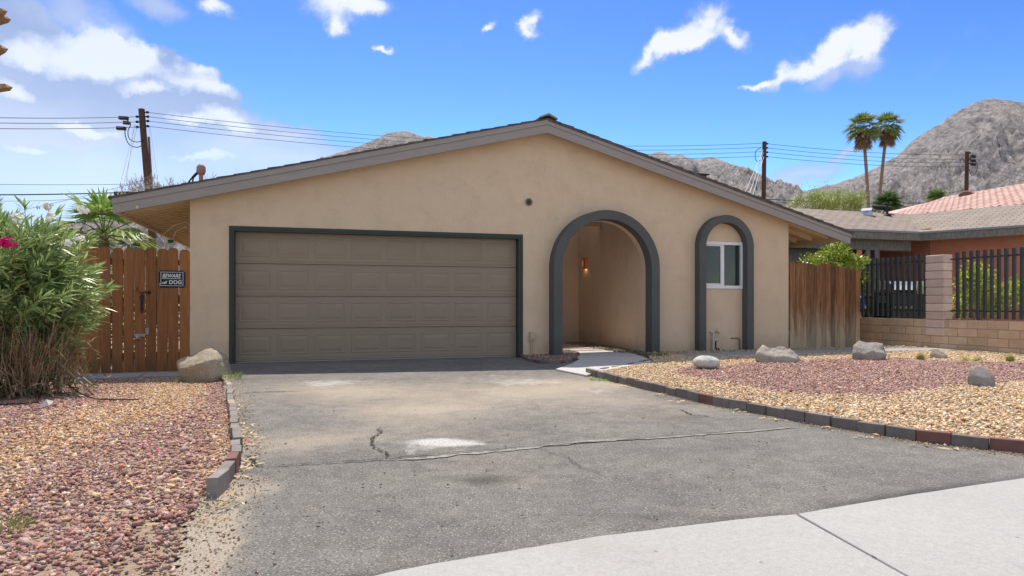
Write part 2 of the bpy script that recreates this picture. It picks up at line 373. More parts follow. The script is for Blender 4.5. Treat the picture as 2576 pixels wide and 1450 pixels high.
def asphalt():
    t = NT('asphalt'); a = t.n('ShaderNodeVertexColor', layer_name='col'); sp = t.n('ShaderNodeSeparateColor'); t.l(a.outputs[0], sp.inputs[0])
    co = t.obj_co(rnd=False)
    n1 = t.noise(co, 1.1, 7, .65); n2 = t.noise(co, 7, 6, .7); n3 = t.noise(co, 90, 5, .75)
    c = t.mix(t.rng(n1, .32, .68), (.125,.121,.116), (.20,.19,.175))
    c = t.val(c, t.rng(n3, .30, .70, .35, 1.7))
    c = t.val(c, t.rng(n2, .3, .7, .76, 1.2))
    v = t.n('ShaderNodeTexVoronoi'); v.inputs['Scale'].default_value = 88; v.inputs['Randomness'].default_value = 1; t.l(co, v.inputs['Vector'])
    vs = t.n('ShaderNodeSeparateColor'); t.l(v.outputs['Color'], vs.inputs[0])
    chip = t.math('MULTIPLY', t.rng(v.outputs['Distance'], .30, .44, 1, 0), t.rng(vs.outputs[0], .60, .80))
    c = t.mix(t.math('MULTIPLY', chip, .75), c, (.42,.385,.34))
    dk = t.math('MULTIPLY', t.rng(v.outputs['Distance'], .3, .45, 1, 0), t.rng(vs.outputs[1], .80, .86)); c = t.mix(t.math('MULTIPLY', dk, .75), c, (.035,.035,.036))
    grit = t.rng(n3, .40, .58)
    dust = t.math('MULTIPLY', t.rng(t.math('ADD', sp.outputs[0], t.math('MULTIPLY', t.math('SUBTRACT', n2, .5), .55)), .12, .95), t.rng(grit, 0, 1, .34, 1))
    c = t.mix(dust, c, (.42,.36,.285))
    wh = t.math('MULTIPLY', t.rng(t.math('ADD', sp.outputs[1], t.math('MULTIPLY', t.math('SUBTRACT', n2, .5), .9)), .3, .85), t.rng(grit, 0, 1, .15, 1)); c = t.mix(wh, c, (.66,.65,.63))
    dkm = t.rng(t.math('ADD', sp.outputs[2], t.math('MULTIPLY', t.math('SUBTRACT', n2, .5), .5)), .25, .9); c = t.val(c, t.math('SUBTRACT', 1, t.math('MULTIPLY', dkm, .55)))
    h = t.math('ADD', n3, t.math('MULTIPLY', chip, .35))
    return t.fin(c, .9, t.bump(h, .75, .008), .25)
m_asphalt = asphalt()
m_crack = M('crack_dark', (.03,.029,.028), (.06,.055,.05), 30, .95)
m_filler = M('joint_filler', (.34,.325,.30), (.20,.19,.175), 22, .9, .5, 80)
m_dirt = M('dirt', (.36,.28,.20), (.27,.20,.145), 5, .95, .6, 40, .02)
m_sand = M('sand', (.45,.365,.265), (.36,.29,.21), 9, .95, .7, 90, .01)
m_bed = M('bed_soil', (.27,.20,.145), (.36,.285,.205), 20, .95, .8, 60, .02)
m_gravel = vcol_mat('gravel', .9, 140, .38, bump=.8, bdist=.006)
m_leaf = vcol_mat('leaf', .36, 30, .15, .5, 0, transl=.34, gain=1.35)
m_leaf_dull = vcol_mat('leaf_dull', .7, 30, .2, .2, 0, transl=.25, gain=1.2)
m_twig = vcol_mat('twig', .9, 60, .3, .1, 0)
m_petal = vcol_mat('petal', .7, 40, .08, .2, 0, transl=.3)

# ------------------------------------------------------------------ vectorised leaves and sticks
def leaf_arrays(P, D, NRM, Lg, W, fold=.25, droop=0.0, wpos=.45):
    """each leaf: base, left, centre, right, tip -> 4 triangles"""
    P, D, NRM = map(np.asarray, (P, D, NRM)); n = len(P)
    D = D / np.linalg.norm(D, axis=1, keepdims=True); S = np.cross(D, NRM); S /= np.linalg.norm(S, axis=1, keepdims=True) + 1e-9; Nn = np.cross(S, D)
    Lg = np.broadcast_to(Lg, n)[:, None]; W = np.broadcast_to(W, n)[:, None]
    dz = np.array([0, 0, -1.0]) * droop * Lg
    c = P + D * Lg * wpos + dz * .25
    V = np.stack([P, c + S * W / 2 + Nn * W * fold, c, c - S * W / 2 + Nn * W * fold, P + D * Lg + dz], 1).reshape(-1, 3)
    b = (np.arange(n) * 5)[:, None]
    F = np.stack([b + [0, 2, 1], b + [1, 2, 4], b + [0, 3, 2], b + [2, 3, 4]], 1).reshape(-1, 3)
    return V, F
def stick_arrays(A, B, ra, rb):
    A, B = np.asarray(A, float), np.asarray(B, float); n = len(A); T = B - A; T /= np.linalg.norm(T, axis=1, keepdims=True) + 1e-9
    X = np.cross(T, np.array([.31, .73, .2])); X /= np.linalg.norm(X, axis=1, keepdims=True); Y = np.cross(T, X)
    ra = np.broadcast_to(ra, n)[:, None]; rb = np.broadcast_to(rb, n)[:, None]; vs = []
    for k in range(3):
        a = 2*math.pi*k/3; d = X*math.cos(a)+Y*math.sin(a); vs += [A + d*ra, B + d*rb]
    V = np.stack(vs, 1).reshape(-1, 3); b = (np.arange(n)*6)[:, None]
    F = np.concatenate([b + [0, 2, 3, 1], b + [2, 4, 5, 3], b + [4, 0, 1, 5]], 0)
    return V, F
def join(parts):
    Vs, Fs, o = [], [], 0
    for V, F in parts:
        Vs.append(V); Fs.append(F + o); o += len(V)
    return np.concatenate(Vs), np.concatenate(Fs)
def rep(c, k): return np.repeat(np.asarray(c), k, axis=0)
def unit(n):
    v = rng.normal(size=(n, 3)); return v / np.linalg.norm(v, axis=1, keepdims=True)
def leafcol(n, a, b, j=.18):
    t = rng.random((n, 1)); c = np.asarray(a)*(1-t)+np.asarray(b)*t; return c*(1+rng.uniform(-j, j, (n, 1)))
# ------------------------------------------------------------------ ground, driveway, sidewalk, beds
def in_poly(x, y, poly):
    x = np.asarray(x); y = np.asarray(y); c = np.zeros(x.shape, bool); n = len(poly)
    for i in range(n):
        x1, y1 = poly[i][0], poly[i][1]; x2, y2 = poly[i-1][0], poly[i-1][1]
        if y1 == y2: continue
        c ^= ((y1 > y) != (y2 > y)) & (x < (x2-x1)*(y-y1)/(y2-y1)+x1)
    return c
def gp(l, z=0): return [(G(a, b, z).x, G(a, b, z).y) for a, b in l]
def px_of(X, Y, Z): return CX+FPX*X/Y, HY-FPX*(Z-EYE)/Y
def dist_line(X, Y, pts):
    d = np.full(X.shape, 1e9)
    for (x1, y1), (x2, y2) in zip(pts[:-1], pts[1:]):
        dx, dy = x2-x1, y2-y1; t = np.clip(((X-x1)*dx+(Y-y1)*dy)/(dx*dx+dy*dy), 0, 1); d = np.minimum(d, np.hypot(X-x1-t*dx, Y-y1-t*dy))
    return d

struct('ground', MB().prism([(-4000,-300),(4000,-300),(4000,6000),(-4000,6000)], -.4, -.16), m_dirt, 'bare sandy desert ground around the house')

LP_PX = [(575,960),(577,985),(579,1010),(582,1032),(586,1057),(590,1085),(593,1110),(596,1140),(594,1170),(572,1215),(533,1254)]
LB_PX = LP_PX + [(505,1300),(495,1340),(485,1400),(476,1470),(440,1650),(300,2100)]
LP = gp(LP_PX); LB = gp(LB_PX)
LBY = np.array([p[1] for p in LB][::-1]); LBX = np.array([p[0] for p in LB][::-1])
LBY = np.append(LBY, [hp(.52, -.6).y, hp(.45, .2).y]); LBX = np.append(LBX, [hp(.52, -.6).x, hp(.45, .2).x])
def left_x(Y): return np.interp(Y, LBY, LBX)
HC = hp(.55, 0)
def zl(X, Y): return .012 - .10*smooth01(np.asarray(Y, float), 5.6, 9.0)

struct('street', MB().prism([(-60,-24),(60,-24),(60,.12),(-60,.12)], -.2, -.1), m_sidewalk, 'unseen pale concrete street added to bounce light')  # unseen sheet behind the camera, added pale to bounce sunlight onto the facade
def driveway():
    st = .036; xs = np.arange(-4.6, 6.2, st); ys = np.arange(1.0, 12.6, st)
    X, Y = np.meshgrid(xs, ys); px, py = px_of(X, Y, 0.0)
    S = (X-O.x)*U.x+(Y-O.y)*U.y; D = (X-O.x)*N.x+(Y-O.y)*N.y
    keep = (D < .14) & (S > .2) & (X > left_x(Y) - .06 - .03*vnoise(X*3, Y*9)) | ((D < -.9) & (S <= .2) & (X > left_x(Y) - .05))
    keep &= ~((S > 5.2) & (D > -.1)) & (S < 9.5)
    def gauss(c, r=1.0):
        s = 0
        for a, b, rx, ry, k in c: s = s + k*np.exp(-(((px-a)/rx)**2+((py-b)/ry)**2)*r)
        return s
    dl = X - left_x(Y); nz = fbm(X*2.3, Y*2.3, 5)
    dust = gauss([(850,985,190,26,.75),(1050,1035,220,34,.8),(1300,985,280,30,.7),(1600,960,160,20,.5),(1180,1090,330,26,.2),(720,1115,120,30,.5),(900,1105,120,20,.4),(1450,965,120,16,.45),(1250,1180,260,50,.25),(1700,1040,200,30,.3),(1500,1010,200,30,.3)])*(.55+.9*nz)
    dust += np.exp(-np.maximum(dl, 0)/.10)*.75*(nz*1.6) + 1.2*smooth01(-(dl-.15+.5*(nz-.5)), -.08, .05)*(Y < 4.0)*smooth01(-np.abs(Y-2.75), -1.1, -.35) + .5*np.exp(-((px-590)/45)**2-((py-1310)/40)**2)
    white = gauss([(1060,1125,60,14,.4),(1250,1010,40,5,.35),(1330,1005,60,6,.3),(1110,1112,80,10,1.0),(1175,1118,60,6,.6),(850,962,120,10,.45),(800,972,60,10,.3),(1310,962,140,12,.5),(1500,985,90,12,.4),(1240,945,70,6,.3),(1030,1140,18,10,.5)])
    dark = gauss([(1225,1208,80,18,.85),(760,1000,110,18,.35),(1700,1052,110,12,.5),(950,1075,30,12,.3),(1600,1300,300,12,.5)]) + .9*nz*1.3*np.exp(-((py-(1440-(px-985)*.148))/16)**2)*(px > 700)
    Z = .004*(fbm(X*1.7, Y*1.7, 3)-.5)
    idx = -np.ones(X.shape, int); ky = keep[:-1,:-1] & keep[1:,:-1] & keep[:-1,1:] & keep[1:,1:]
    j, i = np.nonzero(ky); w = X.shape[1]
    F = np.stack([j*w+i, j*w+i+1, (j+1)*w+i+1, (j+1)*w+i], 1); used = np.unique(F); mp = np.zeros(X.size, int); mp[used] = np.arange(len(used))
    V = np.stack([X.ravel(), Y.ravel(), Z.ravel()], 1)[used]; c = np.stack([dust.ravel(), white.ravel(), dark.ravel()], 1)[used]
    o = struct('driveway', np_mesh('driveway', V, mp[F], np.clip(c, 0, 2), m_asphalt, True), None, 'worn grey asphalt driveway in front of the garage')
    def ribbon(name, px_pts, w0, w1, mat, z=.006, jag=.012, sub=10):
        pts = gp(px_pts); mb = MB(); P = []
        for a, b in zip(pts[:-1], pts[1:]):
            for k in range(sub): P.append(Vector((a[0]+(b[0]-a[0])*k/sub, a[1]+(b[1]-a[1])*k/sub, 0)))
        P.append(Vector((*pts[-1], 0))); L_, R_ = [], []; off = 0
        for i, p in enumerate(P):
            t = (P[min(i+1, len(P)-1)]-P[max(i-1, 0)]).normalized(); nn = Vector((-t.y, t.x, 0)); off = off*.6+random.uniform(-jag, jag)
            f = min(1, i/3, (len(P)-1-i)/3); w = random.uniform(w0, w1)*max(f, .12)
            L_.append(p+nn*(off+w/2)+Vector((0,0,z))); R_.append(p+nn*(off-w/2)+Vector((0,0,z)))
        n = len(P); mb.add(L_+R_, [(i, i+1, n+i+1, n+i) for i in range(n-1)]); return obj(name, mb, mat, o)
    ribbon('joint_filler', [(985,1160),(1150,1146),(1300,1132),(1450,1115),(1600,1105),(1800,1092),(2010,1077)], .02, .075, m_filler, .005, .012)
    ribbon('crack', [(660,1174),(760,1170),(900,1162),(985,1157),(1090,1149)], .007, .020, m_crack, .009)
    ribbon('crack', [(990,1153),(1200,1137),(1400,1121),(1700,1098),(1960,1080)], .004, .013, m_crack, .009, .008)
    ribbon('crack', [(952,1078),(960,1088),(943,1102),(938,1115),(948,1128),(968,1142),(985,1153)], .006, .020, m_crack, .009, .016)
    ribbon('crack', [(943,1102),(925,1106),(905,1104),(880,1108)], .003, .010, m_crack, .009, .012)
    ribbon('crack', [(938,1115),(962,1120),(985,1117)], .003, .009, m_crack, .009, .012)
    ribbon('crack', [(1340,1128),(1420,1150),(1480,1185),(1530,1200)], .002, .007, m_crack, .009, .01)
    ribbon('crack', [(608,1150),(632,1160),(642,1172),(662,1174)], .012, .03, m_crack, .009, .02)
    ribbon('crack', [(600,991),(680,987),(760,985)], .012, .03, m_crack, .008, .01)
    ribbon('crack', [(1700,1030),(1740,1045),(1790,1050)], .008, .02, m_crack, .008, .02)
driveway()

def sidewalk():
    root = tag(bpy.data.objects.new('sidewalk', None), 'pale concrete sidewalk curving along the foot of the driveway', None, None, 'structure'); COL.objects.link(root)
    top = [(300,1640),(620,1545),(820,1488),(985,1447),(1100,1425),(1300,1391),(1500,1358),(1700,1333),(1900,1309),(2001,1301)]
    top2 = [(2007,1300),(2100,1283),(2300,1250),(2576,1208),(2900,1163),(3300,1120)]
    def wob(l):
        out = []
        for a, b in zip(l[:-1], l[1:]):
            for k in range(8):
                t = k/8; out.append((a[0]+(b[0]-a[0])*t, a[1]+(b[1]-a[1])*t+random.uniform(-.45, .45)))
        return out+[l[-1]]
    a = gp(wob(top)) + gp([(2264,1450),(2640,1660),(3400,2080)]) + [(.9,.2),(-1.5,.2),(-1.5,1.2)]
    b = gp(wob(top2)) + [(6.5,3.0),(5.2,.2),(1.02,.2)] + gp([(3410,2080),(2647,1660),(2271,1450)])
    for p in (a, b): obj('sidewalk_slab', MB().prism(p, -.12, .014), m_sidewalk, root, bevel=.006)
    obj('joint_soil', MB().prism([(q[0], q[1]) for q in gp([(1995,1302),(2015,1302),(2290,1450),(3440,2080),(3380,2080),(2240,1450)])], -.1, -.004), m_crack, root)
sidewalk()

RP_PX = [(1478,942),(1500,949),(1540,959.5),(1600,974),(1700,997),(1760,1012),(1850,1030),(1945,1047),(2040,1066),(2150,1083),(2230,1097),(2320,1112),(2400,1122),(2500,1133),(2576,1141),(2750,1160),(3000,1190)]
RP = gp(RP_PX)
WALK_PX = [(1398,928),(1476,943),(1560,926),(1646,909),(1618,897),(1590,889),(1560,883.5),(1528,878.5),(1411,878.5),(1412,892),(1446,897),(1457,903),(1440,914)]
WALK = gp(WALK_PX, .03)
wend = hp(13.72, -5.2); rbed = RP + [(wend.x+.3, wend.y)] + [tuple(hp(13.72, 1.3)[:2]), tuple(hp(10.8, 1.3)[:2]), tuple(hp(10.8, .02)[:2]), tuple(hp(7.72, .02)[:2]), tuple(hp(7.55, -.3)[:2])] + gp([(1640,912),(1560,927)], .03)
struct('right_bed', MB().prism(rbed, -.14, .03), m_bed, 'raised gravel bed right of the driveway')
struct('walkway', MB().prism(WALK, -.12, .03), m_walk, 'grey concrete walkway leading to the arch', bevel=.01)
porch = [tuple(hp(5.52, .02)[:2]), tuple(hp(5.93,.02)[:2])] + gp([(1411,877.5),(1528,877.5),(1503,871.5),(1475,866)], .03) + [tuple(hp(7.05, 3.28)[:2]), tuple(hp(5.52, 3.28)[:2])]
struct('porch_floor', MB().prism(porch, -.1, .036), m_porch, 'pinkish concrete floor inside the entry arch')
alc = [tuple(hp(*p)[:2]) for p in ((5.5,.01),(7.7,.01),(7.7,3.3),(5.5,3.3))]
struct('entry_soil', MB().prism(alc, -.13, .02), m_dirt, 'strip of bare soil along the entry wall')
# left bed: slopes down towards the gate
def left_bed():
    ys = np.linspace(1.0, 13.0, 130); t = np.linspace(0, 1, 60); V = []
    for y in ys:
        xr = float(left_x(y)) + (.02 if y < 8.4 else 0)
        x = -14 + (xr+14)*t; V.append(np.stack([x, np.full_like(x, y), zl(x, np.full_like(x, y)) + .012*(fbm(x*1.5, y*1.5+0*x, 3)-.5)], 1))
    V = np.concatenate(V); e_ = np.tile(t, 130); V[:, 2] -= .03*smooth01(e_, .975, 1.0)*(V[:, 1] < 3.5); j, i = np.meshgrid(np.arange(129), np.arange(59), indexing='ij'); a = (j*60+i).ravel()
    struct('left_bed', np_mesh('left_bed', V, np.stack([a, a+1, a+61, a+60], 1), None, m_bed, True), None, 'gravel bed left of the driveway')
left_bed()

# paths of slabs
def slab_path(name, label, quads, z0, z1, mat):
    root = tag(bpy.data.objects.new(name, None), label, None, None, 'structure'); COL.objects.link(root)
    for q in quads: obj('paving_slab', MB().prism(q, z0, z1), mat, root, bevel=.006)
Qs = []
for i in range(7):
    s0 = 7.95+i*.86; dm = -.80+.02*(i % 3); Qs.append([tuple(hp(a, b)[:2]) for a, b in ((s0,-1.22+.03*(i%2)),(s0+.83,-1.22),(s0+.83,dm+.14),(s0,dm+.12))])
slab_path('front_path', 'narrow path of grey slabs along the house front', Qs, -.1, .047, m_slab)
Qs = []
for i in range(5):
    s0 = -2.35+i*.62; Qs.append([tuple(hp(a, b)[:2]) for a, b in ((s0,-1.0+.06*(i%2)),(s0+.59,-1.0+.04*((i+1)%2)),(s0+.59,-.42),(s0,-.45))])
slab_path('gate_path', 'row of grey paving slabs before the wooden gate', Qs, -.16, -.062, m_slab)

# gravel --------------------------------------------------------------
ICO = bmesh.new(); bmesh.ops.create_icosphere(ICO, subdivisions=1, radius=1); ICO.verts.ensure_lookup_table()
IV = np.array([v.co[:] for v in ICO.verts]); IF = np.array([[v.index for v in f.verts] for f in ICO.faces]); ICO.free()
CV = np.array([(x, y, z) for x in (-.62,.62) for y in (-.62,.62) for z in (-.62,.62)], float); CF = np.array([(0,1,3),(0,3,2),(4,6,7),(4,7,5),(0,4,5),(0,5,1),(2,3,7),(2,7,6),(0,2,6),(0,6,4),(1,5,7),(1,7,3)])
OV = np.array([(1,0,0),(-1,0,0),(0,1,0),(0,-1,0),(0,0,1),(0,0,-1)], float); OF = np.array([(0,2,4),(2,1,4),(1,3,4),(3,0,4),(2,0,5),(1,2,5),(3,1,5),(0,3,5)])
def stones(P, size, col, far):
    n = len(P); bv, bf = (OV, OF) if far else (CV, CF); k = len(bv)
    V = bv[None]*(1+rng.uniform(-.45, .55, (n, k, 1)))+rng.uniform(-.22, .22, (n, k, 3)) if not far else bv[None]*(1+rng.uniform(-.35, .45, (n, k, 1)))+rng.uniform(-.25, .25, (n, k, 3))
    V = V*(np.stack([rng.uniform(.8, 1.35, n), rng.uniform(.65, 1.05, n), rng.uniform(.45, .8, n)], 1)*size[:, None]/2)[:, None]
    a = rng.uniform(0, 2*np.pi, n); b = rng.normal(0, .35, n); c = rng.normal(0, .35, n)
    def rot(V, i, j, t): 
        W = V.copy(); ct, st = np.cos(t)[:, None], np.sin(t)[:, None]; W[..., i] = V[..., i]*ct-V[..., j]*st; W[..., j] = V[..., i]*st+V[..., j]*ct; return W
    V = rot(rot(rot(V, 1, 2, b), 0, 2, c), 0, 1, a) + P[:, None]
    F = bf[None] + (np.arange(n)*k)[:, None, None]
    return V.reshape(-1, 3), F.reshape(-1, 3), rep(col, k)
def scatter(x0, x1, y0, y1, dens):
    n = int((x1-x0)*(y1-y0)*dens); x = rng.uniform(x0, x1, n); y = rng.uniform(y0, y1, n); px, _ = px_of(x, y, 0)
    k = (px > -260) & (px < 2836) & (_ < 1640); return x[k], y[k]
RED = np.array([(.39,.21,.18),(.46,.285,.25),(.29,.15,.13),(.42,.285,.255),(.26,.16,.15),(.49,.36,.32),(.34,.235,.215),(.42,.235,.195)])
TAN = np.array([(.66,.47,.27),(.70,.55,.37),(.57,.38,.20),(.74,.62,.47),(.48,.31,.17),(.60,.50,.40),(.64,.47,.28)])
LTAN = np.array([(.58,.37,.20),(.64,.46,.28),(.50,.29,.14),(.66,.53,.38),(.44,.25,.14),(.52,.42,.34)])
BRN = np.array([(.40,.30,.20),(.48,.38,.27),(.34,.25,.17),(.52,.44,.34)])
def pick(pal, n): return pal[rng.integers(0, len(pal), n)]*(1+rng.uniform(-.16, .16, (n, 1)))
def gravel(name, label, x, y, zf, pal, smin, smax):
    z = zf(x, y); out = []; base = 0; Vs, Fs, Cs = [], [], []
    for far in (False, True):
        k = (y > 6.2) == far; n = int(k.sum())
        if not n: continue
        sz = rng.uniform(smin*.8, smax, n)*np.where(rng.random(n) < .10, 1.45, 1)*np.where(rng.random(n) < .3, .62, 1); P = np.stack([x[k], y[k], z[k]+rng.uniform(-.15, .55, n)*sz*.6], 1)
        V, F, C = stones(P, sz, pick(pal, n), far); Vs.append(V); Fs.append(F+base); Cs.append(C); base += len(V)
    o = link(name, np_mesh(name, np.concatenate(Vs), np.concatenate(Fs), np.concatenate(Cs), m_gravel)); tag(o, label, None, None, 'stuff')
def left_gravel():
    x, y = scatter(-9, -.8, 1.3, 9.6, 4300); k = x < left_x(y) - .035 - .05*(y < 3.3)*vnoise(x*5, y*5); x, y = x[k], y[k]
    s, d = (x-O.x)*U.x+(y-O.y)*U.y, (x-O.x)*N.x+(y-O.y)*N.y; k = (d < -1.0 + .05*vnoise(x*4, y*4)) | (s < -2.4); k &= d < -.25
    k &= ~((np.hypot((x+5.4)/1.1, (y-7.2)/.9) < .8) & (rng.random(len(x)) < .7)); x, y = x[k], y[k]
    thin = rng.random(len(x)) < np.where((y < 2.9) & (left_x(y)-x < .25), .35, 1); x, y = x[thin], y[thin]
    px, py = px_of(x, y, zl(x, y)); t = .95*np.exp(-((py-(1150-px*.36))/(52+px*.03))**2)*(px < 520) + .6*np.exp(-((px-560)/45)**2-((py-1105)/60)**2) + .35*np.exp(-((py-1230+px*.1)/40)**2)*(px < 60) + .3*np.exp(-((px-430)/60)**2-((py-1190)/40)**2)
    k = rng.random(len(x)) < .10 + t*.95*(.5+.9*fbm(x*1.8, y*1.8, 4))
    gravel('lava_gravel', 'reddish lava gravel covering the left bed', x[~k], y[~k], zl, RED, .014, .030)
    gravel('tan_gravel', 'tan gravel band mixed through the left bed', x[k], y[k], zl, LTAN, .014, .029)
left_gravel()
REDZONE = gp([(1680,935),(1735,926),(1830,918),(1905,912),(2010,906),(2160,903),(2300,903),(2420,908),(2576,912),(2760,925),(2780,960),(2576,952),(2480,966),(2400,974),(2330,982),(2240,990),(2110,993),(2000,987),(1900,975),(1830,963),(1760,950)], .04)
FPATH = [tuple(hp(*p)[:2]) for p in ((7.93,-1.22),(14.0,-1.22),(14.0,-.64),(7.93,-.68))]
def right_gravel():
    x, y = scatter(.8, 11.0, 3.9, 15.5, 2500); k = in_poly(x, y, rbed) & ~in_poly(x, y, WALK) & ~in_poly(x, y, FPATH)
    x, y = x[k], y[k]; k = dist_line(x, y, RP) > .05; x, y = x[k], y[k]
    s, d = (x-O.x)*U.x+(y-O.y)*U.y, (x-O.x)*N.x+(y-O.y)*N.y
    wob = .34*(fbm(x*1.6, y*1.6, 4)-.5)*2; r = in_poly(x, y+wob, REDZONE); flip = rng.random(len(x)) < .06; r ^= flip
    brn = (d > -.7) | ((s > 12.0) & (d > -1.3)) | (s > 13.35)
    zf = lambda x, y: np.full(len(x), .032)
    gravel('lava_gravel', 'patch of reddish lava gravel in the right bed', x[r & ~brn], y[r & ~brn], zf, RED*1.12, .018, .034)
    t = ~r & ~brn; gravel('tan_gravel', 'golden tan gravel of the right bed behind the paver edging', x[t], y[t], zf, TAN, .018, .034)
    b = brn & (rng.random(len(x)) < .8); gravel('brown_gravel', 'dusty brown gravel along the foot of the house and block wall', x[b], y[b], zf, BRN, .022, .042)
right_gravel()
def fines():
    n = 1700; y = rng.uniform(1.7, 3.7, n); x = left_x(y)+rng.normal(.02, .13, n); n2 = 2200; t = rng.uniform(3.7, 9.5, n2); x2 = left_x(t)+np.abs(rng.normal(.03, .09, n2)); i = rng.integers(0, len(RP)-1, 2600); f = rng.random(2600); A = np.array(RP); p = A[i]*(1-f)[:, None]+A[i+1]*f[:, None]; x3 = p[:, 0]-np.abs(rng.normal(.02, .07, 2600)); y3 = p[:, 1]-np.abs(rng.normal(.04, .05, 2600)); x4 = rng.uniform(-3, 4, 450); y4 = rng.uniform(2.2, 8.5, 450)
    X = np.concatenate([x, x2, x3, x4]); Y = np.concatenate([y, t, y3, y4]); k = (X > left_x(Y)-.3); X, Y = X[k], Y[k]
    gravel('gravel_fines', 'loose grit and small stones strewn along the edges of the driveway', X, Y, lambda x, y: np.full(len(x), .004), np.concatenate([TAN*.75, RED*.9, BRN, BRN*1.1, BRN*.7]), .004, .011)
fines()
PLANT = gp([(1315,898),(1328,905),(1357,912),(1395,915),(1427,910),(1446,904),(1453,897),(1446,888),(1412,884),(1320,893)])
struct('planter_bed', MB().prism(PLANT, -.1, .02), m_bed, 'small curved bed beside the arch')
x, y = scatter(.1, 1.7, 10, 13.2, 1500); k = in_poly(x, y, PLANT); gravel('lava_gravel', 'dull red gravel in the small curved bed by the arch', x[k], y[k], lambda x, y: np.full(len(x), .03), np.concatenate([RED*.75, BRN*.8]), .018, .034)
x, y = scatter(1.2, 4.5, 12, 17, 900); s, d = (x-O.x)*U.x+(y-O.y)*U.y, (x-O.x)*N.x+(y-O.y)*N.y; k = (s > 7.15+.1*vnoise(d*5, s)) & (s < 7.68) & (d > .05) & (d < 3.2)
gravel('brown_gravel', 'dark gravel and soil along the wall inside the entry', x[k], y[k], lambda x, y: np.full(len(x), .03), BRN*.6, .025, .05)

# ------------------------------------------------------------------ paver edgings
def paver_mats():
    def f(nm, a, b): return M(nm, a, b, 9, .85, .35, 90, .004, rnd=.15)
    return f('paver_grey', (.185,.165,.155), (.26,.235,.22)), f('paver_brown', (.15,.125,.112), (.195,.17,.155)), f('paver_red', (.15,.075,.066), (.20,.105,.09)), f('paver_tan', (.36,.27,.19), (.42,.33,.25))
PV = paver_mats()
def pavers(label, path, zf, mats, length=.205, h=.085, w=.06, tilt=.03, jit=.008, group='paver edgings'):
    root = thing('paver_edging', label, 'edging', Vector((*path[0], 0)), 0, group)
    seg = []; 
    for a, b in zip(path[:-1], path[1:]): seg.append((Vector((*a, 0)), Vector((*b, 0)), (Vector((*b, 0))-Vector((*a, 0))).length))
    T = sum(q[2] for q in seg); n = int(T/length); shared = {}
    def pos(t):
        for a, b, l in seg:
            if t <= l: return a+(b-a)*(t/l)
            t -= l
        return seg[-1][1]
    for i in range(n):
        a, b = pos(i*length), pos((i+1)*length); c = (a+b)/2; ang = math.atan2(b.y-a.y, b.x-a.x); mt = mats(i, n); key = mt.name
        if key not in shared:
            L2 = length/2-.0025; me = MB().box(-L2, L2, -w/2, w/2, -.06, h).mesh('paver'); me.materials.append(mt); shared[key] = me
        o = link('paver', shared[key], None, root, loc=c-root.location+Vector((random.uniform(-jit, jit), random.uniform(-jit, jit), float(zf(c.x, c.y))+random.uniform(-.008, .008))), rot=(random.uniform(-tilt, tilt), random.uniform(-tilt, tilt), ang+random.uniform(-.05, .05)))
        m = o.modifiers.new('bevel', 'BEVEL'); m.width = .005; m.segments = 2
    return root
def lm(i, n):
    if i == 2: return PV[2]
    if i in (n-2, 13): return PV[3]
    return PV[0]
pavers('leaning row of grey pavers along the left edge of the driveway', LP[::-1], lambda x, y: zl(x, y)+.012, lm, h=.072, w=.055, jit=.006, tilt=.03)
pavers('long curved row of dark brown pavers edging the right gravel bed', RP, lambda x, y: .0, lambda i, n: PV[0] if i in (0, 2) else PV[2] if i in (13, 23, 25) else PV[1], tilt=.03)
pavers('short curved row of dark pavers around the small bed by the arch', gp([(1312,898),(1326,906),(1357,914),(1395,917),(1427,912),(1447,905),(1455,897),(1450,889)]), lambda x, y: .0, lambda i, n: PV[1] if i % 3 else PV[2], .19, .045)
pavers('thin row of half buried pavers between the walkway and the gravel', gp([(1484,941),(1530,931),(1590,919),(1645,908)]), lambda x, y: -.015, lambda i, n: PV[2] if i % 2 else PV[1], .2, .05)
pavers('low weedy row of pavers curving from the walkway into the entry', gp([(1652,907),(1630,897),(1600,888),(1565,880)], .0), lambda x, y: -.01, lambda i, n: PV[1], .2, .05)
# ------------------------------------------------------------------ the house (local frame: x along the facade, y inwards, z up)
ZL0, RS, RZT, SL, SR = 2.461, 5.664, 4.105, .2477, .2754
def roof_z(s): return RZT-SL*(RS-s) if s < RS else RZT-SR*(s-RS)
house = thing('house', 'single-storey tan stucco house with wide gable, garage door and two dark arches', 'house', O, RZ)
HD = 14.0
def arc(cx, r, zs, n=28, a0=180, a1=0): return [(cx+r*math.cos(R(a0+(a1-a0)*i/n)), zs+r*math.sin(R(a0+(a1-a0)*i/n))) for i in range(n+1)]
A1C, A1R, A1I, A1S = 6.806, 1.023, .863, 1.562
A2C, A2R, A2I, A2S = 9.29, .590, .447, 2.01
wall_poly = [(0,-.15),(.55,-.15),(.55,2.13),(5.30,2.13),(5.30,-.15),(A1C-A1I,-.15)] + arc(A1C, A1I, A1S) + [(A1C+A1I,-.15),(10.8,-.15),(10.8,roof_z(10.8)-.09),(RS,RZT-.09),(0,roof_z(0)-.09)]
WIN = [(8.855,1.205),(9.765,1.205),(9.765,2.115),(8.855,2.115)]
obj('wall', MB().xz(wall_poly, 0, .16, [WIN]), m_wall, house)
side = lambda s0, s1: MB().xz([(s0,-.15),(s1,-.15),(s1,roof_z(s1)-.09),(s0,roof_z(s0)-.09)], .162, HD)
obj('side_wall', side(0, .16), m_wall, house); obj('side_wall', side(10.64, 10.8), m_wall, house)
obj('back_wall', MB().xz([(.162,-.15),(10.638,-.15),(10.638,roof_z(10.6)-.1),(RS,RZT-.1),(.162,roof_z(.16)-.1)], HD-.16, HD), m_wall, house)
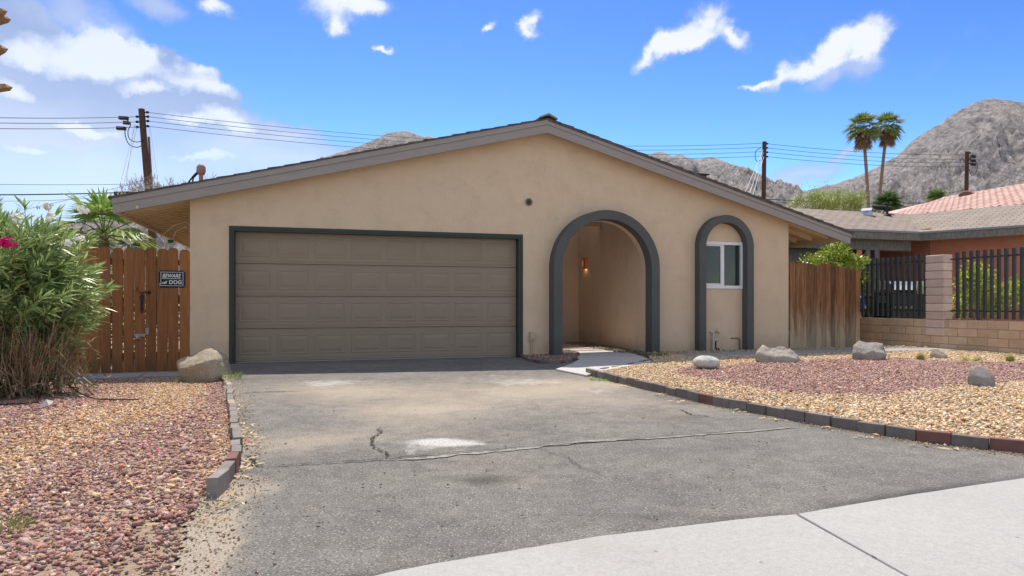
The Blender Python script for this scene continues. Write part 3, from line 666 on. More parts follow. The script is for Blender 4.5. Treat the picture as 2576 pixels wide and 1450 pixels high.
obj('entry_wall', MB().xz([(7.70,-.15),(7.86,-.15),(7.86,roof_z(7.86)-.09),(7.70,roof_z(7.70)-.09)], .162, 3.46), m_wall, house)
obj('entry_wall', MB().xz([(5.34,-.15),(5.50,-.15),(5.50,roof_z(5.34)-.09),(5.34,roof_z(5.34)-.09)], .162, 3.46), m_wall, house)
obj('entry_wall', MB().xz([(5.502,-.15),(7.698,-.15),(7.698,roof_z(7.7)-.09),(RS,RZT-.09),(5.502,roof_z(5.5)-.09)], 3.30, 3.46), m_wall, house)
obj('entry_beam', MB().box(5.502,7.698,2.06,2.14,2.575,2.70), m_wall, house)
# dark rooms behind the window and the garage door
obj('room_wall', MB().xz([(7.862,.0),(10.638,.0),(10.638,2.5),(7.862,2.5)], 3.0, 3.05), M('room_paint', (.07,.07,.065)), house)
obj('room_ceiling', MB().box(7.862,10.638,.162,3.0,2.46,2.5), M('room_ceiling_paint', (.2,.2,.2)), house)
# roof: shingle courses make the saw-tooth along the rake
def roof_strip(mb, s0, s1, d0, d1, course=.30):
    n = max(1, int(round(abs(s1-s0)/(course*.8)))); up = 1 if roof_z(s1) > roof_z(s0) else -1
    for i in range(n):
        a, b = s0+(s1-s0)*i/n, s0+(s1-s0)*(i+1)/n; lo, hi = (a, b) if up > 0 else (b, a)
        la, ha = .020+random.uniform(-.004, .006), .008
        mb.xz([(lo, roof_z(lo)-.012), (hi, roof_z(hi)-.012), (hi, roof_z(hi)+ha), (lo, roof_z(lo)+la)] if lo < hi else [(hi, roof_z(hi)-.035), (lo, roof_z(lo)-.035), (lo, roof_z(lo)+la), (hi, roof_z(hi)+ha)], d0, d1)
RB = MB(); F0 = -.297
roof_strip(RB, -1.03, RS, F0, HD+.3)
roof_strip(RB, RS, 12.10, F0, 2.12); roof_strip(RB, 7.86, 12.10, 2.12, 3.30); roof_strip(RB, RS, 12.10, 3.30, HD+.3)
roof = obj('roof', RB, m_shingle_dark, house)
cap = MB()
for k in range(20): d = F0-.03+k*.75; cap.xz([(RS-.16, roof_z(RS-.16)+.03), (RS, RZT+.052), (RS+.16, roof_z(RS+.16)+.03), (RS+.16, roof_z(RS+.16)+.055), (RS, RZT+.085), (RS-.16, roof_z(RS-.16)+.055)], d, d+.78)
obj('ridge_cap', cap, M('ridge_shingle', (.30,.245,.18), (.20,.16,.12), 12, .9), roof)
# soffit decking and rafters
def deck(s0, s1, d0, d1): return MB().xz([(s0, roof_z(s0)-.062), (s1, roof_z(s1)-.062), (s1, roof_z(s1)-.014), (s0, roof_z(s0)-.014)], d0, d1)
obj('soffit', deck(-1.0, -.003, -.24, HD), m_eave, house); obj('soffit', deck(10.803, 12.06, -.24, HD), m_eave, house)
obj('soffit', deck(-.001, RS, -.24, -.002), m_eave, house); obj('soffit', deck(RS, 10.801, -.24, -.002), m_eave, house)
raf = MB().xz([(-.93, roof_z(-.93)-.195), (-.002, roof_z(0)-.195), (-.002, roof_z(0)-.064), (-.93, roof_z(-.93)-.064)], 0, .075).mesh('rafter'); raf.materials.append(m_eave)
for k in range(40): link('rafter', raf, None, house, loc=(0, -.10+k*.235, 0))
raf2 = MB().xz([(10.802, roof_z(10.8)-.165), (11.83, roof_z(11.83)-.165), (11.83, roof_z(11.83)-.064), (10.802, roof_z(10.8)-.064)], 0, .06).mesh('rafter'); raf2.materials.append(m_eave)
for k in range(16): link('rafter', raf2, None, house, loc=(0, .10+k*.46, 0))
# gable fascia with its trim strip
def fascia(s0, s1, d0, d1, t0, t1): return MB().xz([(s0, roof_z(s0)-t1), (s1, roof_z(s1)-t1), (s1, roof_z(s1)-t0), (s0, roof_z(s0)-t0)], d0, d1)
for s0, s1 in ((-.974, RS-.0005), (RS+.0005, 12.05)):
    fo = obj('fascia', fascia(s0, s1, -.27, -.235, .10, .236), m_fascia, house)
    obj('fascia_trim', fascia(s0-.015 if s0 < 0 else s0, s1+.015 if s1 > 6 else s1, -.283, -.2355, .0135, .098), m_fascia, fo)
obj('barge_rafter', fascia(-.96, RS-.001, -.233, -.19, .063, .215), m_eave, house); obj('barge_rafter', fascia(RS+.001, 12.03, -.233, -.19, .063, .215), m_eave, house)
obj('eave_board', MB().box(-.974, -.94, -.188, HD, roof_z(-.974)-.225, roof_z(-.974)-.04), m_eave, house)
obj('eave_board', MB().box(12.01, 12.045, -.188, HD, roof_z(12.05)-.16, roof_z(12.05)-.04), m_eave, house)
knot = MB().lathe([(.001,0),(.022,0),(.02,.012),(.001,.013)], 10); k_ = obj('fascia_knot', knot, m_eave, house, loc=(-.66, -.271, roof_z(-.66)-.21), rot=(R(90),0,0))
# garage door
gf = MB()
for a, b, y0, y1 in ((0,.045,-.012,.10), (.045,.075,.0,.13)):
    gf.box(.55+a, .55+b, y0, y1, -.02, 2.13-a); gf.box(5.30-b, 5.30-a, y0, y1, -.02, 2.13-a); gf.box(.55+b+.0005, 5.30-b-.0005, y0, y1, 2.13-b, 2.13-a)
obj('garage_frame', gf, m_green, house)
gd = bpy.data.objects.new('garage_door', None); COL.objects.link(gd); gd.parent = house; gd.location = (.628, .15, .02)
GW, GH = 4.594, 2.055; sec_h = GH/4
def section():
    mb = MB(); pr = [(0.0,.012),(.006,.0),(.03,0),(.034,.004),(.040,.004),(.044,0),(sec_h-.03,0),(sec_h-.024,.003),(sec_h-.02,0),(sec_h-.006,0),(sec_h-.0015,.012)]
    n = len(pr); vs = [(x, y, z) for x in (0, GW) for z, y in pr] + [(x, .045, z) for x in (0, GW) for z in (0, sec_h-.0015)]
    fs = [(i, n+i, n+i+1, i+1) for i in range(n-1)] + [(0, 2*n, 2*n+2, n), (n-1, 2*n-1, 2*n+3, 2*n+1), (2*n, 2*n+1, 2*n+3, 2*n+2), tuple(range(n))+(2*n+1, 2*n), tuple(reversed(range(n, 2*n)))+(2*n+2, 2*n+3)]
    return mb.add(vs, fs).mesh('door_section')
sm = section(); sm.materials.append(m_door)
PW, PH = GW/8-.095, sec_h-.20
def raised():
    mb = MB(); rings = [(0, .0), (.008, -.0045), (.016, -.0045), (.026, -.001), (.034, -.001), (.082, -.008)]
    vs = []
    for i, y in rings: vs += [(i, y, i), (PW-i, y, i), (PW-i, y, PH-i), (i, y, PH-i)]
    fs = [(4*r+k, 4*r+(k+1) % 4, 4*r+4+(k+1) % 4, 4*r+4+k) for r in range(len(rings)-1) for k in range(4)] + [tuple(4*(len(rings)-1)+k for k in range(4))]
    return mb.add(vs, fs).mesh('raised_panel')
pm = raised(); pm.materials.append(m_door)
for r in range(4):
    link('door_section', sm, None, gd, loc=(0, random.uniform(-.001, .001), r*sec_h))
    for c in range(8): link('raised_panel', pm, None, gd, loc=(c*GW/8+.047, -.0004, r*sec_h+.105))
obj('weather_strip', MB().box(0, GW, -.012, .04, -.02, -.001), M('rubber_strip', (.30,.29,.27), None), gd)
# arches
def surround(cx, ro, ri, zs, y0, y1, label):
    o = [(cx-ro,-.12)] + arc(cx, ro, zs, 36) + [(cx+ro,-.12),(cx+ri,-.12)] + arc(cx, ri, zs, 36, 0, 180) + [(cx-ri,-.12)]
    a = obj('arch_surround', MB().xz(o, y0, y1), m_arch, house, bevel=.012); a['label'] = label
surround(A1C, A1R, A1I-.002, A1S, -.25, -.001, 'wide dark grey arch around the open entry'); surround(A2C, A2R, A2I, A2S, -.17, -.001, 'narrow dark grey arch around the window')
# window
wn = bpy.data.objects.new('window', None); COL.objects.link(wn); wn.parent = house; wn.location = (8.86, -.018, 1.21)
W, Hh = .90, .90
def frame(x0, x1, z0, z1, t, y0, y1): return MB().xz([(x0,z0),(x1,z0),(x1,z1),(x0,z1)], y0, y1, [[(x0+t,z0+t),(x1-t,z0+t),(x1-t,z1-t),(x0+t,z1-t)]])
obj('frame', frame(0, W, 0, Hh, .062, 0, .09), m_white, wn, bevel=.006)
obj('mullion', MB().box(.425, .475, .012, .08, .063, Hh-.063), m_white, wn, bevel=.003)
obj('sash', frame(.064, .424, .064, Hh-.064, .022, .02, .06), m_white, wn)
m_glass = NT('window_glass'); m_glass.b.inputs['Transmission Weight'].default_value = .85; m_glass.b.inputs['IOR'].default_value = 1.5; m_glass = m_glass.fin((.26,.31,.29), .015, None, .6)
obj('pane', MB().box(.088, .40, .034, .038, .088, Hh-.088), m_glass, wn); obj('pane', MB().box(.477, W-.064, .046, .050, .064, Hh-.064), m_glass, wn)
obj('insect_screen', MB().box(.088, .40, .050, .052, .088, Hh-.088), M('screen_mesh', (.02,.022,.02), None, rough=.8), wn)
obj('screen_bar', MB().box(.09, .40, .028, .033, .088, .105), m_steel, wn)
obj('curtain', MB().xz([(.0+.5+i*.02, .0+.05) for i in range(17)] + [(.82-i*.02, .88) for i in range(17)], .24, .25), M('curtain_cloth', (.06,.07,.065), (.08,.09,.085), 20, .9), wn)
# gable vent
gv = MB().lathe([(.02,.0),(.062,.0),(.066,.012),(.06,.02),(.05,.012),(.02,.004)], 20); v_ = obj('gable_vent', gv, M('vent_metal', (.22,.19,.15), None, rough=.5), house, loc=(5.408, -.001, 2.70), rot=(R(90),0,0))
gs = MB()
for i in range(-2, 3): gs.box(-.045+abs(i)*.012, .045-abs(i)*.012, .018*i-.005, .018*i+.004, .006, .016)
obj('vent_slat', gs, m_black, v_)

# fixtures on the house
lamp = thing('wall_lamp', 'glowing copper half-round wall lamp inside the entry arch', 'lamp', hp(7.698, 2.86, 1.70), RZ)
sh = []
for k in range(13): a = math.pi*(.5+k/12); sh.append((.085*math.cos(a), .085*math.sin(a)))
obj('lamp_shade', MB().prism(sh+[(.082*math.cos(math.pi*(1.5-k/12)), .082*math.sin(math.pi*(1.5-k/12))) for k in range(13)], 0, .25), m_copper, lamp)
m_bulb = NT('bulb_glow'); m_bulb.b.inputs['Emission Color'].default_value = (1,.6,.25,1); m_bulb.b.inputs['Emission Strength'].default_value = .8; m_bulb = m_bulb.fin((.9,.7,.4))
obj('bulb', MB().lathe([(.004,.0),(.02,.015),(.024,.04),(.014,.065),(.01,.08)], 10, (-.04,0,.08)), m_bulb, lamp, True)
dots = MB()
for k in range(5): dots.box(-.0865, -.0845, -.02, -.012, .06+k*.03, .068+k*.03)
obj('pierced_light', dots, m_bulb, lamp)
ll = bpy.data.lights.new('lamp_light', 'POINT'); ll.energy = .13; ll.color = (1,.62,.28); ll.shadow_soft_size = .03; lo = bpy.data.objects.new('lamp_light', ll); COL.objects.link(lo); lo.parent = lamp; lo.location = (-.045, 0, .02)
db = thing('doorbell', 'small brass doorbell on the back wall of the entry', 'doorbell', hp(7.28, 3.298, 1.05), RZ)
obj('plate', MB().lathe([(.001,0),(.03,0),(.026,.01),(.001,.011)], 12), m_brass, db, rot=(R(90),0,0)); obj('button', MB().lathe([(.001,.012),(.011,.012),(.009,.018),(.001,.019)], 10), m_pvc, db, rot=(R(90),0,0)); obj('bracket', MB().box(-.008,.008,-.012,-.001,.03,.07), m_brass, db)
ob = thing('outlet_box', 'tan weatherproof outlet box with conduit between the garage door and arch', 'outlet', hp(5.45, 0, .02), RZ)
obj('conduit', MB().tube([(.0,-.025,0),(.0,-.025,.25)], .013, 8), m_pipe_tan, ob); obj('box_body', MB().box(-.04,.04,-.055,-.001,.25,.42), m_pipe_tan, ob, bevel=.006); obj('box_cover', MB().box(-.034,.052,-.078,-.056,.29,.405), m_pipe_tan, ob, bevel=.006); obj('cover_latch', MB().box(.0,.02,-.084,-.079,.335,.35), m_pvc, ob)
hb = thing('garden_tap', 'white pipe with brass tap and valve under the narrow arch window', 'tap', hp(9.06, 0, .03), RZ)
obj('riser_pipe', MB().tube([(0,-.06,0),(0,-.06,.34)], .019, 8).tube([(0,-.06,.14),(0,-.06,.20)], .024, 8), m_pvc, hb); obj('inlet_pipe', MB().tube([(-.04,-.001,.36),(-.04,-.05,.36),(.03,-.06,.36)], .014, 6), m_pvc, hb)
obj('tap_body', MB().tube([(.03,-.06,.36),(.10,-.07,.36),(.12,-.09,.33)], .016, 8).tube([(.07,-.07,.37),(.07,-.07,.41)], .008, 6), m_brass, hb); obj('tap_handle', MB().lathe([(.004,0),(.026,.0),(.026,.008),(.004,.01)], 8, (.07,-.07,.41)), m_brass, hb)
obj('valve', MB().tube([(.018,-.06,.21),(.10,-.07,.21)], .03, 10, .018), m_pvc, hb, True); obj('drain_hose', MB().tube([(.05,-.06,.19),(.05,-.065,.06),(.075,-.07,.03),(.10,-.07,.05),(.13,-.075,.0)], .014, 6), m_wire, hb, True)
gpz = thing('gas_pipe', 'thin bent dark pipe under the narrow arch window', 'pipe', hp(9.66, 0, .03), RZ)
obj('pipe_run', MB().tube([(-.17,-.001,.235),(-.17,-.03,.235),(-.02,-.035,.235),(0,-.035,.22),(0,-.035,0)], .010, 6), M('pipe_dark', (.10,.11,.12), None, rough=.5), gpz)
wh = thing('service_mast', 'dull pink electrical weatherhead mast rising from the left roof slope', 'service mast', hp(-.05, 1.5, roof_z(-.05)-.02), RZ)
mp_ = M('mast_pink', (.40,.23,.20), (.34,.19,.165), 10, .6)
obj('mast_pipe', MB().tube([(0,0,-.1),(0,0,.52)], .036, 10), mp_, wh); obj('mast_head', MB().lathe([(.02,.47),(.06,.49),(.078,.55),(.072,.62),(.04,.66),(.01,.67)], 14), mp_, wh, True)
for j in (0, 1): obj('service_cable', MB().tube([(-.05,-.02,.53-.03*j),(-.12,-.02,.45-.03*j),(-.22+.08*j,-.02,.30),(-.36+.12*j,-.02,.08)], .014, 6), m_wire, wh)
rv = thing('roof_vent', 'dark low chimney vent on the right roof slope', 'roof vent', hp(9.2, .62, roof_z(9.2)), RZ)
obj('vent_box', MB().box(-.10,.10,-.10,.10,-.06,.30), M('vent_tan', (.40,.33,.24), None), rv); obj('vent_cap', MB().box(-.135,.135,-.13,.13,.345,.365), m_black, rv); obj('cap_post', MB().box(-.09,-.075,-.09,-.075,.301,.345).box(.075,.09,-.09,-.075,.301,.345), m_black, rv)
# loose cable under the left eave
cb = thing('loose_cable', 'loose tan cable with green connector hanging under the left eave', 'cable', hp(-.5, .5, 2.0), RZ)
obj('cable_run', MB().tube([(.5,-.3,.12),(.40,-.2,.2),(.2,0,.16),(.02,.1,.02),(-.08,.2,-.10),(-.35,.2,-.08),(-.55,.2,-.09)], .008, 5).tube([(.5,-.3,.05),(.38,-.1,.14),(.22,.0,.06),(.16,.05,-.08),(.05,.1,-.16)], .008, 5), m_pipe_tan, cb)
obj('connector', MB().box(.10,.18,.02,.07,-.11,-.06), M('connector_green', (.02,.12,.04), None), cb, bevel=.01)
# ------------------------------------------------------------------ wooden fences and gates
def s_on(px, d):
    """facade coordinate where the sight line of a column meets the plane d"""
    r = Vector(((px-CX)/FPX, 1, 0)); t = (N.dot(O)+d)/N.dot(r); return (r*t-O).dot(U)
def board_me(w, h, th, ear, mat, name='board'):
    return MB().xz([(0,0),(w,0),(w,h-ear),(w-ear,h),(ear,h),(0,h-ear)], 0, th).mesh(name)
def board(root, s0, s1, z0, z1, d, mat, th=.018, ear=.035, lean=.006):
    s0, s1 = s0-.003, s1+.003; me = board_me(s1-s0, z1-z0, th, ear, mat); me.materials.append(mat)
    sr, dr = sd(root.location); return link('board', me, None, root, loc=(s0-sr, d-dr, z0-root.location.z), rot=(0, random.uniform(-lean, lean), random.uniform(-.02, .02)))
def rails(root, s0, s1, d, zs, mat):
    sr, dr = sd(root.location)
    for z in zs: obj('rail', MB().box(s0-sr, s1-sr, d-dr, d-dr+.04, z-.045-root.location.z, z+.045-root.location.z), mat, root)
LBD = [(162.7,190.8,1.765),(193,220.3,1.77),(222.5,250.3,1.765),(252.9,277.6,1.765),(282,307,1.755),(311.4,334.9,1.755),(339,364.3,1.75),(367,392.5,1.77),(394.7,420.7,1.755),(423.8,449,1.765),(452,476.5,1.75)]
lf = thing('wooden_fence', 'stained brown board fence reaching left behind the flowering bush', 'fence', hp(s_on(190.8, 0), 0, -.1), RZ)
for k in range(9):
    a = 162.7-29.2*(k+1)*(1-.004*k); board(lf, s_on(a, 0), s_on(a+27, 0), -.11, 1.76+random.uniform(-.01,.01), 0, m_redwood)
board(lf, s_on(162.7, 0), s_on(190.8, 0), -.11, 1.765, 0, m_redwood); rails(lf, -3.6, s_on(190, 0), .022, (.12, .85, 1.58), m_redwood)
lg = thing('wooden_gate', 'stained brown wooden gate of six boards with iron handle', 'gate', hp(s_on(193, 0), 0, -.1), RZ)
for a, b, z in LBD[1:7]: board(lg, s_on(a, 0), s_on(b, 0), -.10+random.uniform(-.015,.01), z, 0, m_redwood)
rails(lg, s_on(194, 0), s_on(363, 0), .022, (.15, .85, 1.55), m_redwood)
def lp(root, px, z): return (s_on(px, 0)-sd(root.location)[0], 0, z-root.location.z)
m_oldiron = M('old_iron', (.075,.05,.04), (.05,.035,.03), 20, .6, metal=.4)
x, _, z = lp(lg, 357.5, .86); obj('handle', MB().xz([(x-.02,z+.12),(x-.034,z+.17),(x,z+.225),(x+.034,z+.17),(x+.02,z+.12),(x+.012,z-.0),(x+.024,z-.03),(x,z-.075),(x-.024,z-.03),(x-.012,z)], -.014, -.001).tube([(x,-.014,z+.12),(x,-.05,z+.09),(x,-.05,z+.02),(x,-.014,z-.01)], .009, 6), m_oldiron, lg)
x, _, z = lp(lg, 352, .46); obj('hasp', MB().box(x-.075,x+.075,-.012,-.001,z-.022,z+.022).box(x-.05,x+.0,-.035,-.012,z-.05,z-.0).tube([(x-.045,-.02,z),(x-.02,-.05,z-.04),(x+.02,-.02,z-.055)], .007, 6), m_steel, lg)
x, _, z = lp(lg, 181, .30); obj('hinge', MB().box(x-.12,x+.12,-.012,-.001,z-.025,z+.025), m_oldiron, lg)
rf_ = thing('wooden_fence', 'short stained brown board fence between the gate and the stucco wall', 'fence', hp(s_on(367, 0), 0, -.1), RZ)
for a, b, z in LBD[7:]: board(rf_, s_on(a, 0), s_on(b, 0), -.09+random.uniform(-.01,.01), z, 0, m_redwood)
rails(rf_, s_on(368, 0), -.005, .022, (.15, .85, 1.55), m_redwood)
x, _, z = lp(rf_, 369.5, 1.095); obj('latch', MB().lathe([(.001,0),(.026,0),(.022,.02),(.001,.022)], 10, (0,0,0)), m_black, rf_, loc=(x+.03, -.001, z), rot=(R(90),0,0)); obj('latch_arm', MB().box(x-.10,x+.015,-.02,-.008,z-.01,z+.008), m_oldiron, rf_)
x, _, z = lp(rf_, 371.5, .525); obj('staple', MB().box(x-.02,x+.02,-.016,-.001,z-.055,z+.045), m_steel, rf_)

# sign -----------------------------------------------------------
sg = thing('warning_sign', 'black and white BEWARE of DOG sign screwed to the brown boards', 'sign', hp(s_on(399, -.02), -.006, 1.17), RZ)
SWd = s_on(465.5, -.02)-s_on(399, -.02); SHt = .258
obj('panel', MB().box(0, SWd, -.004, 0, 0, SHt), M('sign_black', (.018,.020,.020), None, rough=.35), sg, bevel=.002)
m_sw = M('sign_white', (.74,.74,.76), None, rough=.5)
obj('border', frame(.026, SWd-.026, .026, SHt-.022, .006, -.0062, -.0042), m_sw, sg)
obj('underline', MB().box(.046, SWd-.052, -.0062, -.0042, .132, .138), m_sw, sg)
def text(body, x, z, size, shear, off, width, parent=sg):
    c = bpy.data.curves.new('lettering', 'FONT'); c.body = body; c.size = size; c.shear = shear; c.offset = off; c.extrude = .0006; c.resolution_u = 4
    o = bpy.data.objects.new('lettering', c); COL.objects.link(o); bpy.context.view_layer.update(); dg = bpy.context.evaluated_depsgraph_get()
    me = bpy.data.meshes.new_from_object(o.evaluated_get(dg)); bpy.data.objects.remove(o); co = [v.co for v in me.vertices]; x0 = min(v.x for v in co); x1 = max(v.x for v in co)
    o = link('lettering', me, m_sw, parent, loc=(x, -.005, z), rot=(R(90), 0, 0)); k = width/(x1-x0); o.scale = (k, 1, 1)
    for v in me.vertices: v.co.x -= x0
    return o
text('BEWARE', .050, .152, .080, .25, .0016, SWd-.105); text('of', .046, .055, .066, 0, .0016, .068); text('DOG', .142, .055, .080, 0, .0020, SWd-.190)
sc_ = MB()
for a in (.012, SWd-.012):
    for b in (.012, SHt-.012): sc_.box(a-.005, a+.005, -.0075, -.0042, b-.005, b+.005)
obj('screw', sc_, m_steel, sg); obj('sticker', MB().box(.006, .022, -.0058, -.0042, .03, .07), M('sticker_blue', (.25,.27,.42), None), sg)

# right-hand side gate of weathered boards
wf = thing('wooden_fence', 'weathered dog-eared board fence joined to the right corner of the house', 'fence', hp(10.82, 0, 0), RZ)
for a, b, z in ((1987.9,2000.6,1.765),(2001,2014,1.735),(2014.4,2027.7,1.74),(2028,2041,1.73),(2041.4,2053.6,1.705),(2054,2065.6,1.70)): board(wf, s_on(a, 0), s_on(b, 0), .005+random.uniform(0,.02), z, 0, m_greywood, .018, .022, .004)
rails(wf, 10.82, s_on(2066, 0), .022, (.35, 1.45), m_greywood)
wg = thing('wooden_gate', 'weathered dog-eared wooden gate with stepped board tops by the block wall', 'gate', hp(s_on(2067.7, 0), 0, 0), RZ)
for i, (a, b, z) in enumerate(((2067.5,2078.8,1.74),(2079.4,2089.6,1.735),(2090,2100.6,1.70),(2101,2113,1.69),(2113.4,2125.8,1.675),(2126.2,2138.4,1.66),(2138.8,2150.8,1.635))): board(wg, s_on(a, .012), s_on(b, .012), .01+random.uniform(0,.025), z, .03 if i == 0 else .012, m_greywood, .018, .022, .004)
rails(wg, s_on(2068, .05), s_on(2150, .05), .052, (.35, 1.45), m_greywood)
pst = obj('fence_post', MB().box(0, .10, 0, .09, -.1, 1.60), m_greywood, loc=hp(s_on(2153, .0), .0, 0), rot=(0,0,RZ)); tag(pst, 'weathered square post between the wooden gate and the block wall', 'post')

# ------------------------------------------------------------------ block wall, pillars, iron fences
m_block = M('slump_block', (.56,.39,.255), (.65,.475,.33), 5, .92, .5, 70, .008, rnd=.12)
m_block_pink = M('slump_block_pink', (.60,.44,.365), (.67,.52,.44), 5, .92, .5, 70, .008, rnd=.10)
m_mortar = M('mortar', (.42,.33,.25), (.36,.28,.21), 10, .95, .5, 60)
WS = 13.70
bw = thing('block_wall', 'low tan slump block wall along the right edge of the yard', 'wall', hp(WS, -1.5, 0), RZ)
CH, BL, TOPZ = .160, .400, .612
me_b = MB().box(0, .19, 0, BL-.010, 0, CH-.011).mesh('block'); me_b.materials.append(m_block)
obj('mortar', MB().box(.006, .184, -2.7, 3.85, -.14, TOPZ-.008), m_mortar, bw)
for r in range(5):
    y = -2.7-(.2 if r % 2 else 0)
    while y < 3.85-.01:
        if not (r == 0 and -.001 < y < -10):
            y0, y1 = max(y, -2.7), min(y+BL, 3.85)
            if y1-y0 > .06:
                o = link('block', me_b, None, bw, loc=(random.uniform(-.003,.003), y0, TOPZ-(r+1)*CH+.006)); o.scale = (1, (y1-y0-.010)/(BL-.010), 1)
                m = o.modifiers.new('bevel', 'BEVEL'); m.width = .012; m.segments = 2
        y += BL
def pillar(d, label):
    p = thing('block_pillar', label, 'pillar', hp(WS, d, 0), RZ, 'block pillars of the iron fence')
    z = TOPZ-2*CH; n = 10; hh = (1.905-z)/n; me = MB().box(-.022, .212, -.205, .205, 0, hh-.011).mesh('block'); me.materials.append(m_block_pink)
    obj('mortar', MB().box(-.006, .196, -.192, .192, z, 1.895), m_mortar, p)
    for k in range(n):
        o = link('block', me, None, p, loc=(random.uniform(-.003,.003), random.uniform(-.004,.004), z+k*hh), rot=(0,0,random.uniform(-.008,.008))); m = o.modifiers.new('bevel', 'BEVEL'); m.width = .014; m.segments = 2
pillar(-.72, 'pinkish block pillar between the two black iron fence panels'); pillar(2.06, 'block pillar mostly hidden behind the weathered wooden gate')
def iron(d0, d1, label):
    p = thing('iron_fence', label, 'fence', hp(WS+.095, (d0+d1)/2, TOPZ), RZ, 'iron fence panels on the block wall'); c = (d0+d1)/2
    me = MB().box(-.024, .024, -.024, .024, .035, 1.315).mesh('picket'); me.materials.append(m_iron)
    n = int((d1-d0)/.137)
    for k in range(n+1): link('picket', me, None, p, loc=(0, d0+k*.137-c, random.uniform(-.006,.006)), rot=(random.uniform(-.006,.006), random.uniform(-.006,.006), random.uniform(-.05,.05)))
    for z in (.16, 1.17): obj('rail', MB().box(.026, .051, d0-.05-c, d1+.05-c, z, z+.03), m_iron, p)
iron(-.42, 1.80, 'black iron picket fence panel between the wooden gate and pillar'); iron(-4.15, -1.0, 'black iron picket fence panel at the right edge before the lemon tree')

# ------------------------------------------------------------------ the neighbour's house
m_terra = M('terracotta_stucco', (.44,.165,.10), (.50,.20,.125), 3, .92, .5, 60, .01)
m_ngrey = M('weathered_trim', (.24,.22,.19), (.15,.138,.12), 7, .85, .4, 40, stretch=(3,3,1))
m_siding = M('grey_siding', (.16,.15,.125), (.185,.175,.145), 3, .85)
def shingles(name):
    t = NT(name); tc = t.n('ShaderNodeTexCoord'); mp = t.n('ShaderNodeMapping'); t.l(tc.outputs['UV'], mp.inputs[0])
    b = t.n('ShaderNodeTexBrick'); t.l(mp.outputs[0], b.inputs['Vector']); b.offset = .5
    b.inputs['Color1'].default_value = (.33,.28,.24,1); b.inputs['Color2'].default_value = (.285,.245,.215,1); b.inputs['Mortar'].default_value = (.12,.10,.085,1)
    b.inputs['Scale'].default_value = 1; b.inputs['Mortar Size'].default_value = .012; b.inputs['Brick Width'].default_value = .33; b.inputs['Row Height'].default_value = .14; b.inputs['Bias'].default_value = -.1
    co = t.obj_co(rnd=False); c = t.val(b.outputs['Color'], t.rng(t.noise(co, 3, 7, .7), .25, .75, .78, 1.22))
    c = t.val(c, t.rng(t.noise(co, 60, 4), .3, .7, .8, 1.2))
    return t.fin(c, .95, t.bump(t.math('ADD', b.outputs['Fac'], t.noise(co, 50, 4)), .6, .01), .15)
m_nroof = shingles('shingle_tan')
def roof_plane(name, quad, mat, parent, th=.05, us=1.0):
    """quad: eave a, eave b, ridge b, ridge a; UV in metres along the eave and up the slope"""
    a, b, c, d = [Vector(q) for q in quad]; e = (b-a).normalized(); nrm = (b-a).cross(d-a).normalized(); nrm = nrm if nrm.z > 0 else -nrm; up = nrm.cross(e); up = up if up.z > 0 else -up
    vs = [a, b, c, d] + [q-nrm*th for q in (a, b, c, d)]; me = MB().add(vs, [(0,1,2,3),(7,6,5,4),(0,4,5,1),(1,5,6,2),(2,6,7,3),(3,7,4,0)]).mesh(name); me.materials.append(mat)
    uv = me.uv_layers.new(name='uv')
    for l in me.loops: q = me.vertices[l.vertex_index].co-a; uv.data[l.index].uv = (q.dot(e)*us, q.dot(up)*us)
    return link(name, me, None, parent)
nh = thing('neighbour_house', 'neighbouring single-storey terracotta house with brown shingle roof and shaded porch', 'house', (0,0,0))
C0 = Vector((10.6, 17.7, 2.75)); WLd = Vector((-.95, -.313, 0)); WRd = Vector((.679, -.734, 0))
E0 = C0+WLd*4.3; E1 = C0+WRd*5.0
Vv = at(2286, 543, 20.6); Vv.z = 3.62
R0 = Vv + WLd*5.6 + Vector((0,0,.0)); R1 = Vv + WRd*6.6
roof_plane('roof', (E0, C0, Vv, R0), m_nroof, nh); roof_plane('roof', (C0, E1, R1, Vv), m_nroof, nh)
nl = Vector((-WLd.y, WLd.x, 0)); nl = nl if nl.y > 0 else -nl
nr = Vector((-WRd.y, WRd.x, 0)); nr = nr if nr.y > 0 else -nr
roof_plane('roof', (R0+nl*3.4-Vector((0,0,.9)), Vv+nl*3.4-Vector((0,0,.9)), Vv, R0), m_nroof, nh, .04)
roof_plane('roof', (R1+nr*3.4-Vector((0,0,.9)), Vv+nr*3.4-Vector((0,0,.9)), Vv, R1), m_nroof, nh, .04)
def fas(a, b, h, off, mat, name='fascia', z0=0.0, w=.04):
    t = (b-a).normalized(); o_ = off*(w/2+.004); return obj(name, MB().bar(a+o_+Vector((0,0,z0-h/2)), b+o_+Vector((0,0,z0-h/2)), w, h), mat, nh)
fas(E0, C0+WLd*.02, .20, -nl, m_ngrey); fas(C0, E1, .20, -nr, m_ngrey)
fas(E0, C0, .05, -nl, M('drip_edge', (.26,.26,.27), None), 'drip_edge', .03, .07); fas(C0, E1, .05, -nr, bpy.data.materials['drip_edge'], 'drip_edge', .03, .07)
def nwall(name, a, b, z0, z1, mat, th=.12): 
    a = Vector((a.x, a.y, 0)); b = Vector((b.x, b.y, 0)); return obj(name, MB().bar(a+Vector((0,0,(z0+z1)/2)), b+Vector((0,0,(z0+z1)/2)), th, z1-z0), mat, nh)
Q = C0+nr*.45+WRd*.10
nwall('wall', Q, Q+WRd*4.6, -.3, 2.72, m_terra)
nwall('wall', Q, Q+nl*2.2+WRd*.0, -.3, 2.9, m_terra)
bmA = C0+nl*.30+WLd*.05; nwall('porch_beam', bmA, E0+nl*.30, 2.30, 2.60, m_ngrey, .12)
